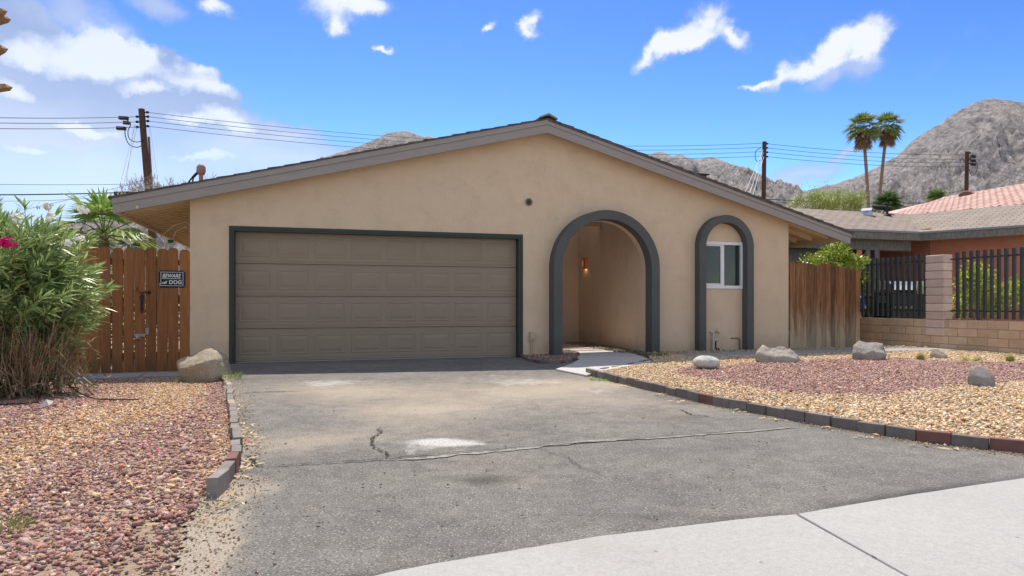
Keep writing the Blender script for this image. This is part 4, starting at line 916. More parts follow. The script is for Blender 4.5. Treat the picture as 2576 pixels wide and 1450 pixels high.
for k in (1.12, 1.42): 
    p = bmA+WLd*k; obj('porch_post', MB().box(p.x-.06, p.x+.06, p.y-.06, p.y+.06, -.2, 2.30), m_ngrey, nh)
bk = C0+nl*2.35; nwall('porch_back_wall', bk-WLd*.2, bk+WLd*4.3, -.3, 2.9, M('porch_paint', (.12,.06,.045), None))
dr = bk+WLd*1.75-nl*.09; nwall('porch_door', dr, dr+WLd*.95, -.1, 2.05, M('porch_door_paint', (.03,.035,.032), None), .05)
dr = bk+WLd*.35-nl*.09; nwall('porch_window', dr, dr+WLd*.5, .9, 2.0, M('porch_glass', (.02,.022,.022), None, rough=.1), .05)
pf = C0+nl*.55+WLd*2.25
sp_me = None
for k in range(14): a = pf+WLd*(k*.15); nwall('siding_board', a, a+WLd*.143, -.2, 2.62, m_siding, .05)
nwall('end_wall', E0+nl*.3, E0+nl*4.5, -.3, 2.8, m_siding); nwall('back_wall', E0+nl*4.4, C0+nl*4.4+WRd*1, -.3, 2.8, m_terra)
struct('patio', MB().prism([(8.2,14.2),(9.6,11),(16,11.5),(16,20),(9,21)], -.17, -.12), m_walk, 'shaded concrete patio of the neighbouring house')
# things on the neighbour's roof
def on_plane(px, py, a, b, c):
    r = Vector(((px-CX)/FPX, 1, (HY-py)/FPX)); e = Vector((0,0,EYE)); n_ = (b-a).cross(c-a); return e+r*(n_.dot(a-e)/n_.dot(r))
rp = on_plane(2182, 541, E0, C0, Vv); tv = thing('roof_vent', 'small shiny galvanised hood vent on the brown shingle roof', 'roof vent', rp, math.atan2(-WLd.y, -WLd.x)); tv.scale = (.68,.68,.68)
obj('vent_base', MB().add([(-.16,-.16,-.05),(.16,-.16,-.05),(.16,.16,.02),(-.16,.16,.02),(-.10,-.10,.22),(.10,-.10,.22),(.10,.10,.22),(-.10,.10,.22)], [(3,2,1,0),(4,5,6,7),(0,1,5,4),(1,2,6,5),(2,3,7,6),(3,0,4,7)]), m_steel, tv)
hood = [(-.24,.16),(-.17,.25),(0,.29),(.17,.25),(.24,.16),(.225,.155),(.16,.235),(0,.27),(-.16,.235),(-.225,.155)]
obj('vent_hood', MB().xz(hood, -.2, .2), m_steel, tv, rot=(0,0,R(35)))
rp = on_plane(2207, 532, E0, C0, Vv); ty = thing('old_tyre', 'old black tyre lying flat on the brown shingle roof', 'tyre', rp+Vector((.12,0,.05)), 0); ty.scale = (.74,.74,.74)
obj('rubber_ring', MB().lathe([(.20,.0),(.33,.0),(.375,.05),(.375,.13),(.33,.17),(.21,.17),(.19,.10),(.20,.0)], 24), M('tyre_rubber', (.022,.023,.022), None, rough=.75), ty, True, rot=(R(14),R(6),0))
rp = on_plane(2232, 543, E0, C0, Vv); vp = thing('vent_pipe', 'thin dark vent pipe standing on the brown shingle roof', 'pipe', rp, 0)
obj('pipe_shaft', MB().tube([(0,0,-.1),(0,0,.33)], .035, 8), m_wire, vp); obj('flashing', MB().lathe([(.12,-.03),(.11,.02),(.04,.05)], 12), m_wire, vp)
# gas grill on the patio
gr = thing('gas_grill', 'gas grill with silver lid and side shelves behind the iron fence', 'grill', Vector((9.02, 15.95, -.12)), RZ)
m_chrome = M('brushed_steel', (.72,.72,.74), None, rough=.22, metal=.9); m_gdark = M('grill_dark', (.02,.022,.022), None, rough=.4); m_olive = M('grill_end_olive', (.30,.31,.17), (.26,.27,.15), 10, .5)
lidp = [(-.30,1.36),(-.30,1.46),(-.22,1.55),(.12,1.575),(.26,1.50),(.30,1.36)]
obj('lid', MB().add(*(lambda m: (m.v, m.f))(MB().prism([(p[0], p[1]) for p in lidp], -.50, .24))), m_chrome, gr, rot=(R(90),0,R(90)), loc=(0,0,0))
obj('lid_end', MB().prism([(-.31,1.27),(-.31,1.45),(-.22,1.57),(.12,1.585),(.27,1.50),(.31,1.27)], .242, .52), m_olive, gr, rot=(R(90),0,R(90)))
obj('firebox', MB().box(-.50,.50,-.27,.27,1.05,1.30), m_gdark, gr, bevel=.02); obj('cabinet', MB().box(-.46,.48,-.25,.25,.12,1.05), m_gdark, gr)
obj('control_panel', MB().box(-.40,.14,-.30,-.271,.93,.99), m_ngrey, gr)
for sx in (-1, 1): obj('side_shelf', MB().box(min(sx*.51, sx*.92), max(sx*.51, sx*.92), -.25,.25,1.16,1.22).box(min(sx*.51, sx*.90), max(sx*.51, sx*.90), -.25,-.21,1.06,1.159), m_gdark, gr, bevel=.012)
for sx in (-.43, .45): obj('wheel', MB().lathe([(.02,-.02),(.08,-.02),(.09,0),(.08,.02),(.02,.02)], 12), m_black, gr, loc=(sx,-.2,.09), rot=(R(90),0,R(90)))
bgm = bmesh.new(); bmesh.ops.create_icosphere(bgm, subdivisions=3, radius=.2)
for v in bgm.verts: v.co *= 1+random.uniform(-.22,.22); v.co.z *= 1.1; v.co.y *= .7
bme = bpy.data.meshes.new('plastic_bag'); bgm.to_mesh(bme); bgm.free(); bg_ = link('plastic_bag', bme, M('bag_plastic', (.75,.78,.85), (.05,.10,.45), 9, .25, lo=.45, hi=.5), loc=(8.08, 15.9, .96)); tag(bg_, 'crumpled white and blue bag hanging beside the grill', 'bag')

# tile-roofed house further back
th_ = thing('tile_roof_house', 'house far back on the right with a pink clay tile roof', 'house', (0,0,0))
m_tile = M('clay_tile', (.50,.32,.275), (.60,.42,.37), 3, .8, rnd=.16)
A0 = Vector((18.96, 30.0, 5.52)); ab = Vector((1.64, -6.0, 0)).normalized(); dn = Vector((ab.y, -ab.x, 0)); dn = dn if dn.x < 0 else -dn
sl_ = (dn*1.0+Vector((0,0,-.286))).normalized(); hip = (Vector((-1.96,-.8,-.6)))
tn = 0; prof = [(-.127+.255*i/6, .066*math.sin(math.pi*i/6)) for i in range(7)]
TL, TW, EX = .48, .255, .365
vs = []
for y, k, dz in ((0, 1.0, 0), (TL, .88, -.02)): vs += [(p[0]*k, -y, p[1]*k+dz) for p in prof]
vs += [(p[0]*.82, 0, p[1]*.72-.008) for p in prof]
me_t = MB().add(vs, [(i, i+1, 8+i, 7+i) for i in range(6)] + [(14+i, 15+i, i+1, i) for i in range(6)]).mesh('tile'); me_t.materials.append(m_tile)
nrm_t = ab.cross(sl_); nrm_t = nrm_t if nrm_t.z > 0 else -nrm_t
rotm = Matrix((ab, -(-sl_)*-1, nrm_t)).transposed()
rotm = Matrix.Identity(3)
for i_, v_c in enumerate((ab, None, None)): pass
ya = nrm_t.cross(ab); ya = ya if ya.dot(sl_) > 0 else -ya
# local -y runs up the slope, so local +y points down it
rotm = Matrix((ab, ya, nrm_t)).transposed(); 
if rotm.determinant() < 0: rotm = Matrix((-ab, ya, nrm_t)).transposed()
quat = rotm.to_quaternion(); up_t = -ya
roof_plane('roof_deck', (A0+sl_*6-ab*6.0, A0+ab*10+sl_*6, A0+ab*10, A0), m_tile, th_, .05)
hx = hip.dot(ab); hy_ = hip.dot(sl_); hslope = hx/hy_
for r in range(20):
    y = .30+r*EX; x0 = hslope*y; x = x0+.08
    while x < 9.5 and tn < 300:
        q_ = A0+ab*x+sl_*y; qx, qy = px_of(q_.x, q_.y, q_.z)
        if qx > 2610 or qy > 546-.0855*max(0, qx-2286): x += TW; continue
        o = link('tile', me_t, None, th_, loc=A0+ab*x+sl_*y+nrm_t*.012); o.rotation_mode = 'QUATERNION'; o.rotation_quaternion = quat; tn += 1; x += TW
for k in range(27):
    p = A0+ab*(k*.36); obj('ridge_tile', MB().tube([p+Vector((0,0,-.01)), p+ab*.38+Vector((0,0,-.03))], .10, 10, .085), m_tile, th_)
for k in range(12):
    p = A0+hip.normalized()*(k*.36); q = hip.normalized(); obj('hip_tile', MB().tube([p+q*.38+Vector((0,0,-.03)), p+Vector((0,0,-.01))], .08, 10, .07), m_tile, th_)
dv = A0+ab*1.72+sl_*.62+nrm_t*.06
obj('dormer_vent', MB().xz([(.30*math.cos(R(180-k*15)), .20*math.sin(R(180-k*15))) for k in range(13)], -.0, .7), m_tile, th_, loc=dv+sl_*.1, rot=(0,0,math.atan2(ab.y, ab.x)+R(25)))
obj('dormer_slats', MB().xz([(.25*math.cos(R(180-k*15)), .155*math.sin(R(180-k*15))) for k in range(13)], -.03, .0), M('vent_brown', (.16,.085,.055), None), th_, loc=dv+sl_*.1, rot=(0,0,math.atan2(ab.y, ab.x)+R(25)))
w0 = A0+hip*3.2+ab*.8
obj('wall', MB().bar(Vector((w0.x, w0.y, 1.5)), Vector((w0.x, w0.y, 1.5))+ab*9, .2, 3.3), m_terra, th_)
# ------------------------------------------------------------------ poles and power lines
def pole(px_top, py_top, px_bot, py_bot, Y, r, label, rtop=None):
    t = at(px_top, py_top, Y); b = at(px_bot, py_bot, Y); d = (b-t); g = t+d*((t.z+.3)/-d.z) if d.z < 0 else b
    p = thing('utility_pole', label, 'utility pole', g, 0, 'utility poles'); obj('shaft', MB().tube([(0,0,0), t-g], r*1.18, 12, r), m_pole, p); return p, g, t
def wire(name, label, a, b, sag, r, mat=None, group='power lines', n=24):
    a, b = Vector(a), Vector(b); pts = [a+(b-a)*(k/n)-Vector((0,0,sag*4*(k/n)*(1-k/n))) for k in range(n+1)]
    o = obj(name, MB().tube([p-a for p in pts], r, 4, None, False), mat or m_wire, loc=a); return tag(o, label, 'power line', group)
Y1, Y2, Y3 = 34.0, 46.0, 54.0
p1, g1, t1 = pole(356, 275, 373, 483, Y1, .145, 'tall dark utility pole leaning behind the left eave')
p2, g2, t2 = pole(1923, 357, 1921, 500, Y2, .14, 'brown utility pole behind the right slope of the roof')
p3, g3, t3 = pole(2433, 382, 2431, 485, Y3, .14, 'brown utility pole in front of the big right mountain')
p1b = at(374, 345, Y1+.2); obj('riser_conduit', MB().tube([p1b-g1, at(383, 483, Y1+.2)-g1, at(393, 600, Y1+.2)-g1], .055, 8), M('riser_grey', (.16,.13,.16), None), p1)
obj('riser_bracket', MB().bar(at(362, 363, Y1)-g1, at(376, 363, Y1+.2)-g1, .04, .04), m_steel, p1)
def insulators(p, g, pts, Y, side):
    for px, py in pts:
        a = at(px, py, Y)-g; obj('bracket', MB().bar(a, a-Vector((side*.22, 0, 0)), .04, .05), m_wire, p); obj('insulator', MB().lathe([(.03,-.06),(.075,-.04),(.05,0),(.075,.04),(.03,.06)], 8, a), m_black, p)
LR = [(371,283),(372,294),(372,305),(372,318)]; LL = [(345,294),(345,307),(345,320)]
insulators(p1, g1, LR, Y1, 1); insulators(p1, g1, LL, Y1, -1)
P2L = [(1916,361),(1916,371),(1916,382),(1916,393)]; P2R = [(1930,362),(1930,372.5),(1930,383.5),(1930,394.5)]
P3L = [(2427,390),(2427,401),(2427,410),(2427,420)]
insulators(p2, g2, P2R, Y2, 1); insulators(p3, g3, [(2440,385),(2440,400),(2440,412)], Y3, 1)
nm4 = ['topmost', 'second', 'third', 'lowest']
for i in range(4):
    wire('power_line', f'{nm4[i]} of four power lines from the left leaning pole over the roof ridge', at(*LR[i], Y1), at(*P2L[i], Y2), .75, .013)
    wire('power_line', f'{nm4[i]} of four power lines between the brown poles behind the palms', at(*P2R[i], Y2), at(*P3L[i], Y3), .22, .014)
    wire('power_line', f'{nm4[i]} of four power lines running right from the farthest pole', at(2440, 386+i*9, Y3), at(2760, 430+i*13, Y3-16), .5, .012)
for i, (y0, y1) in enumerate(((289, 294), (302.5, 307), (318, 320))):
    wire('power_line', f'{["topmost","middle","lowest"][i]} of three power lines entering left of the leaning pole', at(-400, y0-8, Y1-8), at(345, y1, Y1), .15, .015)
m_sky = m_wire_pale
wire('phone_cable', 'thick black phone cable running low at the left', at(-400, 484, 30), at(330, 484, Y1), .12, .028); wire('phone_cable', 'thin upper phone cable running low at the left of the pole', at(-400, 455, 30), at(368, 463, Y1), .1, .010)
wire('phone_cable', 'thin sagging phone cable below the thick black one', at(-400, 478, 28), at(250, 497, Y1-3), .3, .008); wire('phone_cable', 'pale thin service wire dropping to the left leaning pole', at(60, 528, 22), at(368, 452, Y1), .05, .007)
wire('phone_cable', 'thick black phone cable across the neighbour roof and palms', at(1921, 501, Y2), at(2330, 511, Y3-3), .10, .026); wire('phone_cable', 'black phone cable continuing right towards the tile roof', at(2330, 511, Y3-3), at(2700, 512, Y3+6), .1, .02)
wire('phone_cable', 'pale thin cable in front of the green trees', at(1930, 487, Y2), at(2430, 487, Y3), .12, .010, m_wire_pale); wire('phone_cable', 'thin black drop wire above the neighbour ridge', at(1921, 505, Y2), at(2130, 517, Y3-8), .1, .008)
wire('phone_cable', 'short black cable from the leaning pole to the roof edge', at(373, 468, Y1), at(470, 466, Y1+2), .1, .018)
spl = obj('splice_box', MB().bar(at(288, 487, Y1-1), at(334, 486.5, Y1-1), .11, .16), m_black); tag(spl, 'long black splice box on the thick phone cable by the eave', 'splice box')
spl = obj('splice_box', MB().bar(at(2197, 512.5, Y3-5), at(2236, 512.5, Y3-5), .14, .2), m_black); tag(spl, 'black splice box on the cable in front of the palm', 'splice box')
for i, (x_, y_, w_) in enumerate(((311,297,22),(318,309,14),(305,323,22))):
    o = obj('cable_terminal', MB().bar(at(x_-w_/2, y_, Y1-.1), at(x_+w_/2, y_+1, Y1-.1), .16, .16), m_black); tag(o, f'{["topmost","small middle","lowest"][i]} black terminal box on the lines left of the leaning pole', 'terminal', 'terminal boxes')
for i, y_ in enumerate((394, 405, 414)):
    o = obj('cable_terminal', MB().bar(at(2443, y_, Y3), at(2453, y_+1, Y3), .2, .2), m_black); tag(o, f'{["topmost","middle","lowest"][i]} black terminal box on the farthest pole', 'terminal', 'terminal boxes')
def loop_cable(label, pts, Y, r):
    P = [at(a, b, Y) for a, b in pts]; Q = []
    for i in range(len(P)-1):
        p0, p1_, p2_, p3_ = P[max(i-1,0)], P[i], P[i+1], P[min(i+2, len(P)-1)]
        for k in range(6):
            t = k/6; Q.append(.5*((2*p1_)+(p2_-p0)*t+(2*p0-5*p1_+4*p2_-p3_)*t*t+(3*p1_-p0-3*p2_+p3_)*t**3))
    Q.append(P[-1]); tag(obj('drooping_cable', MB().tube([q-P[0] for q in Q], r, 5), m_wire, loc=P[0]), label, 'cable', 'drooping cables')
loop_cable('outer black cable loop drooping left of the leaning pole', [(314,325),(316,345),(326,365),(345,371),(360,365)], Y1-.1, .022)
loop_cable('inner black cable loop drooping left of the leaning pole', [(317,301),(329,312),(322,330),(326,350),(345,358),(362,352)], Y1-.2, .020)
loop_cable('black cable loop beside the brown pole behind the roof slope', [(1914,372),(1902,380),(1900,396),(1904,406),(1914,402),(1918,384)], Y2-.2, .022)
loop_cable('black cable loop hanging on the farthest pole', [(2449,398),(2458,415),(2456,432),(2446,442),(2438,428)], Y3-.2, .026)
for i, (a, b) in enumerate((((340,312),(294,500)),((345,318),(302,505)),((338,316),(312,498)))): wire('guy_wire', f'{["left","middle","right"][i]} thin guy wire slanting down left of the leaning pole', at(*a, Y1), at(*b, Y1-4), 0, .010, m_wire_pale, 'guy wires', 2)
for i, (a, b) in enumerate((((377,316),(402,490)),((375,320),(392,480)))): wire('guy_wire', f'{["outer","inner"][i]} thin guy wire slanting down right of the leaning pole', at(*a, Y1), at(*b, Y1-3), 0, .008, m_wire_pale, 'guy wires', 2)
m_guyw = M('guy_guard_white', (.75,.75,.74), None, rough=.5)
for i, (a, b) in enumerate((((1921,375),(1872,490)),((1921,382),(1884,492)),((1922,392),(1893,494)))): wire('guy_wire', f'{["left","middle","right"][i]} white guy wire at the brown pole behind the roof slope', at(*a, Y2), at(*b, Y2-5), 0, .018, m_guyw, 'guy wires', 2)

# ------------------------------------------------------------------ palms and trees
def fan(P, D, size, nseg=26, spread=108, wid=.075, droop=.12, cup=.25, c1=(.06,.11,.025), c2=(.12,.17,.04)):
    D = Vector(D).normalized(); S = D.cross(Vector((0,0,1))); S = S.normalized() if S.length > .05 else Vector((1,0,0)); Nn = S.cross(D)
    ph = np.linspace(-R(spread), R(spread), nseg)+rng.normal(0, .03, nseg); d = np.outer(np.cos(ph), D)+np.outer(np.sin(ph), S)+np.outer(cup*(np.abs(np.sin(ph))), Nn)*.6+rng.normal(0, .04, (nseg, 3))
    Lg = size*(.78+.22*np.cos(ph))*rng.uniform(.88, 1.06, nseg); V, F = leaf_arrays(np.tile(P, (nseg,1))+d*size*.03, d, np.tile(Nn, (nseg,1)), Lg, size*wid*1.5, .22, droop, .5)
    return V, F, rep(leafcol(nseg, c1, c2, .2), 5)
def palm(name, label, base, crown, size, nf, r, live, skirt=0, group=None, pet=.8, tilt=(-35, 80), boots=False, tops=None):
    base, crown = Vector(base), Vector(crown); t = thing(name, label, 'palm tree', base, 0, group); h = crown-base
    side = Vector((rng.normal()*.02, 0, 0))*h.length; pts = [h*(k/14)+side*math.sin(math.pi*k/14) for k in range(15)]
    tm = M('palm_trunk', (.21,.145,.105), (.30,.22,.165), 4, .95, .5, 30, .02, stretch=(3,3,14)) if 'palm_trunk' not in bpy.data.materials else bpy.data.materials['palm_trunk']
    obj('trunk', MB().tube(pts, r*1.15, 10, r*.85), tm, t, True)
    VF, Cc, st = [], [], []
    for i in range(nf):
        az = 2*math.pi*i*.381966+random.uniform(-.2,.2); e = R(tilt[0]+(tilt[1]-tilt[0])*((i+.5)/nf)); d = Vector((math.cos(az)*math.cos(e), math.sin(az)*math.cos(e), math.sin(e)))
        pl = pet*size*random.uniform(.75, 1.1); p0 = h+d*r*.5; p1_ = p0+d*pl+Vector((0,0,-.10*pl)); dd = (d+Vector((0,0,-.35-.3*(1-(i/nf))))).normalized()
        V, F, c = fan(p1_, dd, size, 24, 105, .075, .22, .3, *live); VF.append((V, F)); Cc.append(c); st.append((p0, p1_))
    V, F = join(VF); obj_ = link('crown', np_mesh('crown', V, F, np.concatenate(Cc), m_leaf), None, t)
    A, B = np.array([s[0] for s in st]), np.array([s[1] for s in st]); V, F = stick_arrays(A, B, r*.16, r*.09); link('petiole', np_mesh('petiole', V, F, np.tile([[.16,.17,.05]], (len(V), 1)), m_twig), None, t)
    if skirt:
        VF, Cc = [], []
        for i in range(skirt):
            az = 2*math.pi*i*.381966; d = Vector((math.cos(az)*.5, math.sin(az)*.5, -1+random.uniform(-.1,.35))); p = h+Vector((math.cos(az)*r*1.4, math.sin(az)*r*1.4, -random.uniform(.1, 1.35)*size))
            V, F, c = fan(p, d, size*random.uniform(.7,1.0), 16, 45, .07, .1, .1, (.20,.13,.075), (.32,.22,.13)); VF.append((V, F)); Cc.append(c)
        V, F = join(VF); link('dead_skirt', np_mesh('dead_skirt', V, F, np.concatenate(Cc), m_leaf_dull), None, t)
    return t
GRN = ((.075,.135,.025), (.22,.26,.07))
palm('fan_palm', 'left of the two tall fan palms behind the neighbour roof', (at(2181, 520, 60).x, 60, -.16), at(2171, 322, 60), 1.0, 24, .15, GRN, 34, 'pair of tall fan palms')
palm('fan_palm', 'right of the two tall fan palms, trunk leaning right', (at(2219, 540, 62).x-.3, 62, -.16), at(2232, 320, 62), .98, 22, .15, GRN, 30, 'pair of tall fan palms')
palm('fan_palm', 'young green fan palm with whitish drooping tips behind the left gate', (at(263, 700, 13).x, 13.0, -.16), at(262, 592, 13), .62, 16, .10, ((.11,.20,.035), (.24,.33,.09)), 5, pet=.75, tilt=(-20, 85))
palm('fan_palm', 'short dark fan palm behind the old tyre and vent pipe', (at(2232, 560, 44).x, 44, -.16), at(2232, 517, 44), .95, 18, .2, ((.045,.09,.03), (.09,.14,.05)), 4, pet=.3, tilt=(-10, 85))
palm('fan_palm', 'small green palm top peeking over the pink tile roof', (at(2356, 560, 50).x, 50, -.16), at(2356, 502, 50), .75, 16, .2, ((.08,.14,.03), (.15,.21,.06)), 0, pet=.3, tilt=(0, 85))
# date palm just beyond the left edge: trunk with old leaf bases
dpx = Vector((-5.09, 6.3, 0)); dp = thing('date_palm', 'rough palm trunk with broken leaf bases at the left edge', 'palm tree', dpx)
m_boot = M('palm_boot', (.30,.155,.075), (.42,.30,.19), 9, .9, .5, 30, .01, stretch=(5,5,1))
obj('trunk', MB().tube([(0,0,0),(.05,0,1.5),(.1,0,3.0),(.13,0,5.4)], .17, 12, .15), bpy.data.materials['palm_trunk'], dp, True)
for k in range(22):
    z = 2.93+(k//3)*.31+(k % 3)*.02; a = (k % 3)*2.09+.35+(k//3)*.9*((k % 3) > 0); tx = .1+.0125*(z-3.0); d = Vector((math.cos(a), math.sin(a), 0)); p = Vector((tx, 0, z))+d*.13; s_ = Vector((-d.y, d.x, 0)); q = p+d*random.uniform(.12,.18)+Vector((0,0,random.uniform(.02,.09))); w = random.uniform(.05,.075); u_ = Vector((0,0,.03))
    obj('leaf_base', MB().add([p-s_*w-u_, p+s_*w-u_, p+s_*w*.8+u_, p-s_*w*.8+u_, q-s_*w*.75-u_*.5, q+s_*w*.6-u_*.8, q+s_*w*.7+u_*.5+d*.02, q-s_*w*.6+u_*.7-d*.02], [(3,2,1,0),(4,5,6,7),(0,1,5,4),(1,2,6,5),(2,3,7,6),(3,0,4,7)]), m_boot, dp)
VF, Cc = [], []
for i in range(14):
    az = i*2.4; d = Vector((math.cos(az), math.sin(az), .5)).normalized(); n = 50; t = np.linspace(.15, 1, n); P = np.array([0.13,0,5.35])+np.outer(t*1.5, d)+np.outer(-t**2*.7, [0,0,1]); S = np.array([-math.sin(az), math.cos(az), .3])
    V, F = leaf_arrays(P, np.where((np.arange(n) % 2)[:, None] == 0, S, -S*np.array([1,1,-1]))+np.array(d)*.5, np.tile([0,0,1.0], (n,1)), .35, .03); VF.append((V, F)); Cc.append(rep(leafcol(n, *GRN), 5))
V, F = join(VF); link('crown', np_mesh('crown', V, F, np.concatenate(Cc), m_leaf), None, dp)

def bushy(name, label, base, cz, rx, ry, rz, nleaf, ll, lw, c1, c2, trunk_r, cat='tree', clumps=26, nb=14, hole=.0, mat=None, group=None, wisp=0):
    base = Vector(base); t = thing(name, label, cat, base, 0, group); cs = unit(clumps)*rng.uniform(.35, .95, (clumps, 1)); cs = cs*[rx, ry, rz]+[0, 0, cz-base.z]; cr = rng.uniform(.22, .45, clumps)*min(rx, rz)
    k = rng.integers(0, clumps, nleaf); o = unit(nleaf)*rng.random((nleaf, 1))**.45; P = cs[k]+o*cr[k][:, None]*[1.15, 1.15, .85]
    if wisp: w = rng.random(nleaf) < wisp; P[w, 2] += np.abs(rng.normal(0, .3*rz, w.sum())); P[w, :2] += rng.normal(0, .15*rx, (w.sum(), 2))
    D = o+unit(nleaf)*.8+[0,0,.15]; Nn = unit(nleaf)*.7+[0,0,1]; V, F = leaf_arrays(P, D, Nn, rng.uniform(.7,1.25,nleaf)*ll, rng.uniform(.8,1.15,nleaf)*lw, .15, .1)
    link('crown', np_mesh('crown', V, F, rep(leafcol(nleaf, c1, c2, .25), 5), mat or m_leaf), None, t)
    mb = MB(); top = Vector((0,0,(cz-base.z)*.55)); mb.tube([(0,0,0), top*.5+Vector((.02,.01,0)), top], trunk_r, 8, trunk_r*.7)
    for i in range(min(nb, clumps)): c = Vector(cs[i]); mb.tube([top*random.uniform(.5,1), (top+c)/2+Vector((0,0,.05*rz)), c], trunk_r*.45, 5, trunk_r*.12)
    obj('trunk', mb, M('bark', (.20,.15,.11), (.28,.22,.17), 8, .95) if 'bark' not in bpy.data.materials else bpy.data.materials['bark'], t, True); return t
bushy('citrus_bush', 'bright glossy green bush behind the weathered gate under the eave', (at(2092, 700, 15.4).x, 15.4, -.16), 1.80, .78, .5, .52, 3000, .085, .04, (.12,.20,.02), (.34,.38,.05), .03, 'bush', 34)
bushy('citrus_bush', 'small yellowish bush seen through the iron fence beside the gate', (at(2178, 790, 16.6).x, 16.6, -.16), 1.05, .32, .3, .62, 900, .08, .038, (.15,.24,.02), (.38,.42,.05), .02, 'bush', 14)
bushy('lemon_tree', 'yellow-green lemon tree behind the right iron fence panel', (at(2448, 800, 14.2).x, 14.0, -.16), 1.15, .62, .5, .55, 2400, .09, .042, (.15,.23,.02), (.44,.46,.04), .035, 'tree', 28)
bushy('lemon_tree', 'lemon tree partly cut off by the right edge of the photo', (at(2590, 800, 13.6).x, 13.6, -.16), 1.20, .60, .5, .55, 2200, .09, .042, (.14,.22,.02), (.42,.44,.04), .035, 'tree', 26)
bushy('palo_verde_tree', 'feathery light green tree behind the neighbour roof ridge', (at(2062, 600, 38).x, 38, -.16), 6.45, 1.7, 1.5, .75, 5200, .16, .035, (.15,.20,.045), (.26,.31,.08), .12, 'tree', 34, wisp=.2)
bushy('palo_verde_tree', 'feathery light green tree between the other one and the tall palms', (at(2135, 600, 40).x, 40, -.16), 6.75, 1.2, 1.2, .8, 3600, .16, .035, (.15,.20,.045), (.26,.31,.08), .1, 'tree', 26, wisp=.3)
bushy('backyard_shrub', 'dark green shrub glimpsed through the gaps of the left gate', (-6.9, 11.9, -.16), .70, 1.05, .4, .92, 3400, .07, .035, (.05,.085,.02), (.12,.16,.04), .03, 'bush', 26)
bushy('backyard_shrub', 'dark green shrub glimpsed through the boards beside the house', (-5.55, 12.2, -.16), .66, .75, .4, .88, 2800, .07, .035, (.05,.085,.02), (.12,.16,.04), .03, 'bush', 26)
# bare tree beside the left pole
bt = thing('bare_tree', 'bare pale twiggy tree behind the left eave', 'tree', (at(418, 600, 26).x, 26, -.16)); segs = []
def grow(p, d, l, r, n):
    if n == 0: return
    q = p+d*l; segs.append((tuple(p), tuple(q), max(r, .007), max(r*.7, .006)))
    for _ in range(3 if n > 1 else 2): grow(q, (d+Vector(tuple(rng.normal(0, .55, 3)))*.8+Vector((0,0,.12))).normalized(), l*random.uniform(.62,.86), r*.62, n-1)
for a in (-.5, -.15, .2, .6): grow(Vector((0,0,3.3)), Vector((a*1.6, 0, 1)).normalized(), .85, .03, 6)
segs.append(((0,0,0),(0,0,3.4),.12,.09)); A = np.array([s[0] for s in segs]); B = np.array([s[1] for s in segs]); V, F = stick_arrays(A, B, np.array([s[2] for s in segs])[:], np.array([s[3] for s in segs]))
link('branches', np_mesh('branches', V, F, np.tile([[.36,.33,.29]], (len(V), 1)), m_twig), None, bt)

